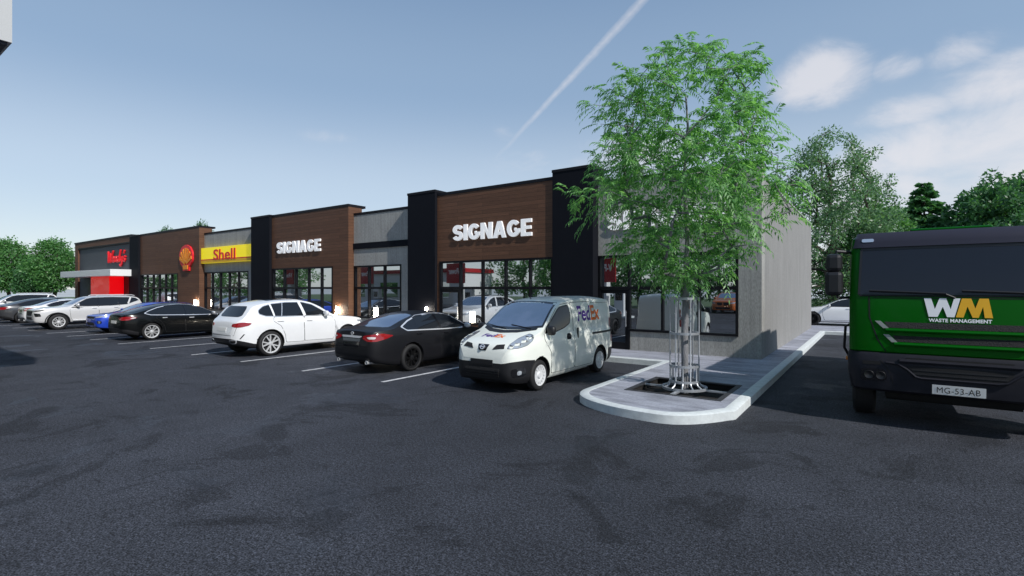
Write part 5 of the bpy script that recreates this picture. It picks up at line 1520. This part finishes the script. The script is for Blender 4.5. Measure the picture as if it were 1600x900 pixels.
# ---- blue crossover ------------------------------------------------------
CROSS = dict(L=4.38, Wmax=.905, rw=.345, rim=.23, arch=.40, axles=(.86, 3.49), track=.785, drop=.07,
    top=[(0, .70), (.02, .86), (.08, .94), (.4, 1.0), (.95, 1.07), (1.2, 1.14), (1.75, 1.46), (2.05, 1.57), (2.5, 1.62), (3.2, 1.61), (3.8, 1.56), (4.05, 1.50), (4.2, 1.28), (4.3, 1.08), (4.38, .8)],
    sh=[(0, .64), (.02, .77), (.08, .84), (.4, .91), (.95, .98), (1.3, 1.02), (2.8, 1.05), (4.0, 1.07), (4.25, 1.0), (4.33, .85), (4.38, .7)],
    bot=[(0, .46), (.04, .30), (.2, .24), (.6, .22), (3.8, .24), (4.2, .34), (4.38, .5)],
    W=[(0, .58), (.02, .66), (.08, .75), (.2, .82), (.45, .88), (.9, .90), (2.4, .90), (3.5, .90), (4.0, .87), (4.25, .80), (4.33, .72), (4.38, .64)],
    roof=[(0, .6), (1.5, .66), (2.4, .64), (3.2, .63), (4.3, .6)],
    split=[(0, .42), (.5, .36), (4.0, .36), (4.38, .5)])
squash(CROSS, .4, .79)
def crossover(label, body, x, y, face):
    t = thing('crossover_car', label, 'car')
    c = Car(CROSS, t, body); P = c.patch
    dlo = [(1.40, 1.08), (1.6, 1.22), (1.95, 1.42), (2.3, 1.49), (3.0, 1.50), (3.6, 1.45), (3.86, 1.32), (3.7, 1.18), (3.2, 1.10), (2.2, 1.075)]
    d1 = c.door([(1.34, .5), (1.30, .9), (1.36, 1.04), (2.40, 1.06), (2.42, .8), (2.40, .36), (1.38, .35)])
    P('window_seal', grow_poly(dlo, .02), 90, M['plastic'], .005, 1, (-1, 1), None, .01)
    P('side_window', dlo, 90, M['glass'], .009, 1, (-1, 1), None, .01)
    c.strip('window_pillar', [(2.40, 1.09), (2.46, 1.50)], 90, M['gloss_black'], .06, .012, (-1, 1))
    P('windshield', [(.66, 1.13), (.58, 1.42), (.52, 1.50), (0, 1.52), (-.52, 1.50), (-.58, 1.42), (-.66, 1.13), (0, 1.09)], 0, M['glass_clear'], .004, 1)
    hl = [(.05, .54, .86), (.18, .72, .91), (.46, .84, .94), (.40, .84, .87), (.16, .72, .80), (.06, .56, .79)]
    P('headlight', hl, 48, M['head'], .006, 1, (-1, 1), None, .02, .05)
    P('grille', [(-.50, .86), (.50, .86), (.44, .74), (-.44, .74)], 0, M['mesh_black'], .008, 1)
    P('lower_grille', [(-.45, .52), (.45, .52), (.40, .36), (-.40, .36)], 0, M['mesh_black'], .006, 1)
    fo = P('fog_recess', [(.08, .64, .62), (.22, .77, .62), (.22, .77, .46), (.10, .66, .46)], 46, M['gloss_black'], .006, 1, (-1, 1), None, .02, .05)
    P('fog_lamp', [(.12, .69, .595), (.19, .745, .595), (.19, .745, .56), (.12, .69, .56)], 46, M['head_in'], .012, 0, (-1, 1), fo, .01, .05)
    P('fog_lamp', [(.12, .69, .53), (.19, .745, .53), (.19, .745, .495), (.12, .69, .495)], 46, M['head_in'], .012, 0, (-1, 1), fo, .01, .05)
    c.mirror(1.52, 1.06, body, (.09, .10, .08)); c.handle(2.14, .94, body, .09, d1)
    c.wheels(M['rim'], 'plain', 10)
    c.place(x, y, face); return c
crossover('bright blue crossover parked nose out half hidden by the black fastback', M['p_blue'], -29.0, 7.95, -1)

# ---- far cars ------------------------------------------------------------
sedan('small white sedan with red taillights parked tail out behind the pearl SUV nose', M['p_white'], -37.9, 7.35, 1, 'rim', 'plain', 10, True)
fastback('dark grey car at the left edge parked beside the small white sedan', M['p_grey'], -41.6, 7.0, 1, 'rim_dark', None, False)
fastback('dark car almost hidden between the two pale SUVs', M['p_black'], -45.2, 7.6, -1, 'rim', None, False)
cf = sedan('white sedan seen side on beyond the far corner of the concrete wall', M['p_white'], 0, 0, 1, 'rim_dark', 'plain', 10, False)
cf.root.rotation_euler = (0, 0, 0); cf.root.location = (-3.5, 31.2, .145)
co_ = suv('orange SUV across the lot mirrored in the end shop window', M['p_orange'], -9.8, -17.5, 1, 'rim_dark', 'y', 5, None, True)

# ---- refuse truck ----------------------------------------------------------
def truck():
    t = thing('refuse_truck', 'green refuse truck with dark bumper facing the camera on the right', 'truck', (.95, 9.3, 0))
    HW = 1.25
    # local: x to the right, y going back
    def loft(zs, mname, m, back=2.05, nose=.05, parent=t):
        """zs: (z, front y, half width, corner radius)"""
        V, F = [], []; rings = []
        for z, yf, hw, r in zs:
            ring = []
            for k in range(9):                         # front edge, slightly bowed
                x = -(hw - r) + 2 * (hw - r) * k / 8; ring.append((x, yf + nose * (x / hw) ** 2, z))
            for k in range(1, 7):
                a = R(-90 + 90 * k / 6); ring.append((hw - r + r * math.cos(a), yf + nose + r + r * math.sin(a), z))
            ring.append((hw, back, z)); ring.append((-hw, back, z))
            for k in range(6):
                a = R(180 + 90 * k / 6); ring.append((-(hw - r) + r * math.cos(a), yf + nose + r + r * math.sin(a), z))
            rings.append(ring)
        n = len(rings[0])
        for r_ in rings: V += r_
        for i in range(len(rings) - 1):
            for k in range(n): F.append((i * n + k, i * n + (k + 1) % n, (i + 1) * n + (k + 1) % n, (i + 1) * n + k))
        F.append(tuple(range(n - 1, -1, -1))); F.append(tuple(range((len(rings) - 1) * n, len(rings) * n)))
        q = MB(); q.add(V, F, True); return q.build(mname, m, parent)
    cab = loft([(1.10, .00, HW - .02, .10), (1.12, -.02, HW, .10), (1.5, -.01, HW, .10), (1.92, .03, HW, .10), (2.3, .09, HW - .01, .09), (2.66, .16, HW - .02, .09), (2.80, .20, HW - .03, .09), (2.86, .28, HW - .08, .10), (2.88, .40, HW - .2, .12)], 'cab', M['truck_green'])
    me = cab.data; bm = bmesh.new(); bm.from_mesh(me); bmesh.ops.triangulate(bm, faces=bm.faces[:]); bvh = BVHTree.FromBMesh(bm); bm.free()
    class T(Car):
        def __init__(s): s.root = t; s.bvh = bvh; s.paint = M['truck_green']; s.s = {}
        def ray(s, phi, sg, h, z):
            o, d = Vector((h, -5, z)), Vector((0, 1, 0)); r = bvh.ray_cast(o, d)
            if r[0] is None: r = bvh.find_nearest(Vector((h, .1, z)))
            return r[0], (r[1] if r[1].y < 0 else -r[1])
    c = T(); P = c.patch
    ws = [(-1.13, 1.95), (-1.10, 2.62), (1.10, 2.62), (1.13, 1.95)]
    P('windshield', ws, 0, M['truck_glass'], .008, 0)
    c.strip('windshield_seal', [(-1.10, 2.635), (1.10, 2.635)], 0, M['plastic'], .035, .012)
    for sg in (-1, 1): c.strip('windshield_seal', [(sg * 1.125, 1.95), (sg * 1.095, 2.63)], 0, M['plastic'], .03, .011)
    c.strip('windshield_seal', [(-1.12, 1.935), (1.12, 1.935)], 0, M['seam'], .02, .011)
    P('sun_visor', [(-1.19, 2.655), (-1.15, 2.862), (1.15, 2.862), (1.19, 2.655)], 0, M['visor'], .03, 0)
    m = MB(); m.bbox(-1.10, 1.10, .36, 1.98, 2.872, 2.888, .006); m.build('roof_panel', M['visor'], t)
    for sg in (-1, 1): P('marker_light', [(sg * 1.09, 2.735), (sg * 1.09, 2.785), (sg * .94, 2.785), (sg * .94, 2.735)], 0, M['head_in'], .04, 1)
    m = MB(); m.bbox(-.50, .42, .40, 1.4, 2.889, 2.935, .02); m.build('roof_hatch', M['truck_green'], t)
    for x0, x1 in ((-1.0, -.12), (.05, .95)):
        a, b = c.ray(0, 1, x0, 1.99)[0], c.ray(0, 1, x1, 1.97)[0]
        m = MB(); m.tube([a + Vector((0, -.03, .02)), b + Vector((0, -.03, .0))], .016, 6); m.tube([b + Vector((-.02, -.03, 0)), b + Vector((.10, -.02, -.06))], .012, 6); m.build('wiper', M['plastic'], t)
    # side deflector joints, grille slots
    for sg in (-1, 1):
        c.strip('panel_gap', [(sg * 1.00, 1.92), (sg * .995, 1.62), (sg * .90, 1.30), (sg * .80, 1.12)], 0, M['seam'], .018, .004)
    for z0, z1, w in ((1.47, 1.555, .80), (1.27, 1.36, .70)):
        g = P('grille', [(-w + .03, z0), (-w - .02, z1), (w + .02, z1), (w - .03, z0)], 0, M['mesh_black'], .004)
        for sg in (-1, 1): P('grille_end', [(sg * (w - .04), z0 - .01), (sg * (w + .06), z1 + .01), (sg * (w + .13), z1 + .01), (sg * (w + .03), z0 - .01)], 0, M['grille_end'], .012)
        q = MB(); V = []
        for k in range(13):
            x = -w + 2 * w * k / 12; p, n_ = c.ray(0, 1, x, z0 - .02); V.append(p + Vector((0, -.012, -.015)))
        q.tube(V, .028, 8); q.build('grille_bar', M['truck_green'], t)
    c.strip('hood_edge', [(-.95, 1.905), (.95, 1.905)], 0, M['seam'], .01, .004)
    # logo: broad W and M
    def poly(name, pts, m_):
        vs = []
        for x, z in pts:
            p, n_ = c.ray(0, 1, x, z); vs.append(p + n_ * .009)
        return link(name, raw_mesh(name, vs, [tuple(range(len(pts)))], m_), t)
    z0, z1 = 1.645, 1.905; x0 = -.36
    def pt(u, v): return (x0 + u * .72, z0 + v * (z1 - z0))
    Wp = [(0, 1), (.11, 1), (.165, .42), (.235, 1), (.335, 1), (.40, .42), (.452, 1), (.545, 1), (.455, 0), (.345, 0), (.285, .55), (.205, 0), (.07, 0)]
    Mp = [(.565, 1), (.70, 1), (.755, .48), (.815, 1), (.945, 1), (1.0, 0), (.885, 0), (.865, .58), (.80, 0), (.715, 0), (.645, .58), (.585, 0), (.475, 0)]
    def cdt_poly(name, pts, m_):
        P2 = [Vector(pt(*p)) for p in pts]; n_ = len(P2)
        res = delaunay_2d_cdt(P2, [(i, (i + 1) % n_) for i in range(n_)], [], 1, 1e-6)
        vs = []
        for v in res[0]:
            p, q = c.ray(0, 1, v.x, v.y); vs.append(p + q * .009)
        return link(name, raw_mesh(name, vs, res[2], m_), t)
    cdt_poly('logo', Wp, M['sign_white']); cdt_poly('logo', Mp, M['logo_gold'])
    c.text('lettering', 'WASTE MANAGEMENT', 0, 1, -.31, 1.572, .66, .05, M['sign_white'], 1, .009, .034, 1.04)
    # bumper
    bmp = loft([(.52, .03, HW - .06, .14), (.56, -.03, HW - .02, .16), (.80, -.06, HW + .02, .16), (1.05, -.05, HW + .02, .16), (1.098, -.02, HW, .16)], 'bumper', M['truck_grey'], 1.0, .06)
    bm = bmesh.new(); bm.from_mesh(bmp.data); bmesh.ops.triangulate(bm, faces=bm.faces[:]); bv2 = BVHTree.FromBMesh(bm); bm.free()
    bvh_old = bvh
    class T2(T):
        def ray(s, phi, sg, h, z):
            r = bv2.ray_cast(Vector((h, -5, z)), Vector((0, 1, 0)))
            if r[0] is None: r = bv2.find_nearest(Vector((h, 0, z)))
            return r[0], (r[1] if r[1].y < 0 else -r[1])
    b = T2(); b.bvh = bv2
    b.patch('step_recess', [(-.56, 1.05), (.56, 1.05), (.56, .985), (-.56, .985)], 0, M['seam'], .004, 0, (1,), bmp)
    b.patch('air_intake', [(-.58, .94), (.58, .94), (.50, .79), (-.42, .79)], 0, M['seam'], .004, 1, (1,), bmp)
    q = MB(); q.tube([b.ray(0, 1, x, z)[0] + Vector((0, -.012, 0)) for x, z in ((-.80, .965), (-.66, .955), (-.55, .88), (-.46, .79), (-.40, .772), (.40, .772), (.5, .79), (.6, .88), (.7, .955), (.82, .965))], .016, 8); q.build('trim', M['truck_grey'], bmp)
    q = MB(); q.tube([b.ray(0, 1, x, z)[0] + Vector((0, -.012, 0)) for x, z in ((-.64, 1.0), (.64, 1.0))], .03, 8); q.build('step_bar', M['truck_grey'], bmp)
    for sg in (-1, 1):
        b.strip('panel_gap', [(sg * .86, .99), (sg * .76, .84), (sg * .72, .70), (sg * .72, .55)], 0, M['seam'], .014, .004, (1,), bmp)
        hl = b.patch('headlight', [(sg * 1.10, .86), (sg * .80, .86), (sg * .78, .70), (sg * 1.10, .68)], 0, M['gloss_black'], .008, 1)[0]
        for xx in (1.0, .86):
            p, n_ = b.ray(0, 1, sg * xx, .77); q = MB(); q.lathe([(0, -.006), (.045, -.01), (.055, -.016), (.062, -.006)], 20, 'y', tuple(p + Vector((0, -.008, 0)))); q.build('lamp', M['rim_dark'], hl)
        b.patch('slot', [(sg * 1.08, .97), (sg * .86, .97), (sg * .86, .92), (sg * 1.08, .92)], 0, M['seam'], .005, 0, (1,), bmp)
    for z in (.83, .885): b.strip('intake_slat', [(-.5, z), (.5, z)], 0, M['plastic'], .018, .010, (1,), bmp)
    pl = b.patch('number_plate', [(-.275, .70), (.285, .70), (.285, .57), (-.275, .57)], 0, M['plate'], .015, 0)[0]
    b.text('lettering', 'MG-53-AB', 0, 1, -.225, .593, .455, .082, M['ink'], 1, .018, .0, 1.08, pl)
    # mirrors
    for sg in (-1, 1):
        q = MB(); q.bbox(min(sg * 1.33, sg * 1.57), max(sg * 1.33, sg * 1.57), .02, .24, 1.93, 2.31, .06); q.bbox(min(sg * 1.34, sg * 1.56), max(sg * 1.34, sg * 1.56), .03, .23, 2.30, 2.58, .06); mo = q.build('mirror', M['plastic'], t)
        q = MB(); q.tube([(sg * 1.18, .35, 2.60), (sg * 1.42, .16, 2.62), (sg * 1.44, .14, 2.50)], .025, 8); q.tube([(sg * 1.18, .30, 1.90), (sg * 1.40, .16, 1.90), (sg * 1.44, .14, 2.0)], .022, 8); q.build('mirror_arm', M['plastic'], mo)
        q = MB(); q.bbox(min(sg * 1.24, sg * 1.30), max(sg * 1.24, sg * 1.30), .25, .36, .93, .99, .01); q.build('side_marker', M['amber'], t)
        q = MB(); q.box(min(sg * 1.244, sg * 1.254), max(sg * 1.244, sg * 1.254), .55, 1.75, 1.75, 2.5); q.build('side_window', M['truck_glass'], t)
        q = MB(); q.tube([(sg * 1.22, .40, 1.50), (sg * 1.31, .44, 1.44), (sg * 1.33, .5, 1.1), (sg * 1.26, .56, .95)], .02, 8); q.build('grab_rail', M['plastic'], t)
    # chassis, axles, box
    q = MB(); q.box(-.42, .42, .5, 7.6, .55, .85); q.box(-.9, .9, 1.2, 1.6, .42, .62); q.box(-.8, .8, .35, .55, .40, .50); q.box(-.78, .78, .75, 1.25, .30, .56); q.box(-.6, .6, .5, 3.0, .36, .9); q.build('chassis', M['under'], t)
    q = MB(); q.bbox(-1.2, 1.2, 2.35, 6.6, .95, 2.78, .06); q.bbox(-1.18, 1.18, 6.62, 7.75, .75, 2.72, .08); q.build('refuse_body', M['truck_green'], t)
    q = MB()
    for y in (2.9, 3.7, 4.5, 5.3, 6.1):
        for sg in (-1, 1): q.box(min(sg * 1.2, sg * 1.24), max(sg * 1.2, sg * 1.24), y - .05, y + .05, 1.0, 2.74)
    q.build('body_rib', M['truck_green'], t)
    tw = MB(); w = .16
    tw.lathe([(.26, -w), (.30, -w), (.46, -w + .01), (.50, -w + .05), (.50, w - .05), (.46, w - .01), (.30, w), (.26, w)], 36, 'y'); tw.lathe([(0, w - .06), (.27, w - .02)], 36, 'y'); tw.lathe([(0, -w + .06), (.27, -w + .02)], 36, 'y')
    tm = tw.mesh('wheel', M['tyre'])
    for y in (1.0, 4.6, 5.9):
        for sg in (-1, 1): link('wheel', tm, t, (sg * 1.07, y, .50), (0, 0, R(-90 * sg)))
    for sg in (-1, 1):
        q = MB(); q.lathe([(.56, -.2), (.58, -.2), (.58, .2), (.56, .2)], 30, 'y', closed=True)
        bmv = [(x, y, z) for x, y, z in q.v]
        q2 = MB()
        n_ = 16
        for k in range(n_):
            a0, a1 = R(180 * k / n_), R(180 * (k + 1) / n_)
            q2.add([(sg * .86, 1.0 + .58 * math.cos(a0), .5 + .58 * math.sin(a0)), (sg * 1.24, 1.0 + .58 * math.cos(a0), .5 + .58 * math.sin(a0)), (sg * 1.24, 1.0 + .58 * math.cos(a1), .5 + .58 * math.sin(a1)), (sg * .86, 1.0 + .58 * math.cos(a1), .5 + .58 * math.sin(a1))], [(0, 1, 2, 3)], True)
        q2.build('mudguard', M['plastic'], t)
truck()

# ---- filling station canopy at the left edge -------------------------------
cn = thing('filling_station_canopy', 'white flat canopy corner at the top left edge of the photo', 'canopy', (-30, -4, 0))
m = MB(); m.box(-62 + 30, -11.45 + 30, -14 + 4, 2.12 + 4, 6.04, 7.3)
m.build('fascia', M['canopy_panel'], cn)
m = MB(); m.box(-61.9 + 30, -11.5 + 30, -13.9 + 4, 2.07 + 4, 6.0, 6.039); m.build('soffit', M['visor'], cn)
for x in (-15.4, -28.4, -40.5, -53):
    m = MB(); m.box(x - .3 + 30, x + .3 + 30, -3.3 + 4, -2.7 + 4, 0, 6.0); cpo = m.build('column', M['white_panel'], cn)
    m = MB(); m.box(x - 1.0 + 30, x + 1.0 + 30, -2.69 + 4, -2.60 + 4, 2.45, 4.1); b_ = m.build('banner', M['banner'], cn)
    vs, fs = text_fit('V-Power', 1.5, .5, .03, 1, 0, .01)
    link('lettering', raw_mesh('lettering', [(x + 30 + .75 - v.x, -2.595 + 4 + v.z, 3.2 + v.y) for v in vs], fs, M['sign_white']), b_)
for x in (-15.4, -28.4, -40.5, -53):
    pu = thing('fuel_pump', {-15.4: 'fuel pump mirrored in the end shop window', -28.4: 'fuel pump mirrored in the brown bay window', -40.5: 'fuel pump mirrored in the narrow grey bay window', -53: 'fuel pump mirrored left of the dark pillar'}[x], 'fuel pump', (x + 1.2, -3, 0))
    m = MB(); m.bbox(-.35, .35, -.25, .25, .14, 2.0, .03); m.build('cabinet', M['white_panel'], pu)
    m = MB(); m.box(-.26, .26, .251, .26, 1.2, 1.7); m.build('screen', M['gloss_black'], pu)
    m = MB(); m.bbox(-.8, .8, -.5, .5, 0, .138, .02); m.build('plinth', M['kerb'], pu)
sh_ = thing('station_shop', 'low white filling station shop mirrored in the windows left of the dark pillar', 'building', (-52, -21, 0))
m = MB(); m.box(-11, 11, -3, 3, 0, 4.0); m.build('wall', M['white_panel'], sh_)
m = MB(); m.box(-11.2, 11.2, -3.2, 3.2, 4.0, 4.5); m.build('fascia', M['banner'], sh_)
for k in range(4):
    m = MB(); m.box(-9.5 + k * 5, -6.0 + k * 5, 3.002, 3.03, .8, 2.8); m.build('window', M['store_glass'], sh_)
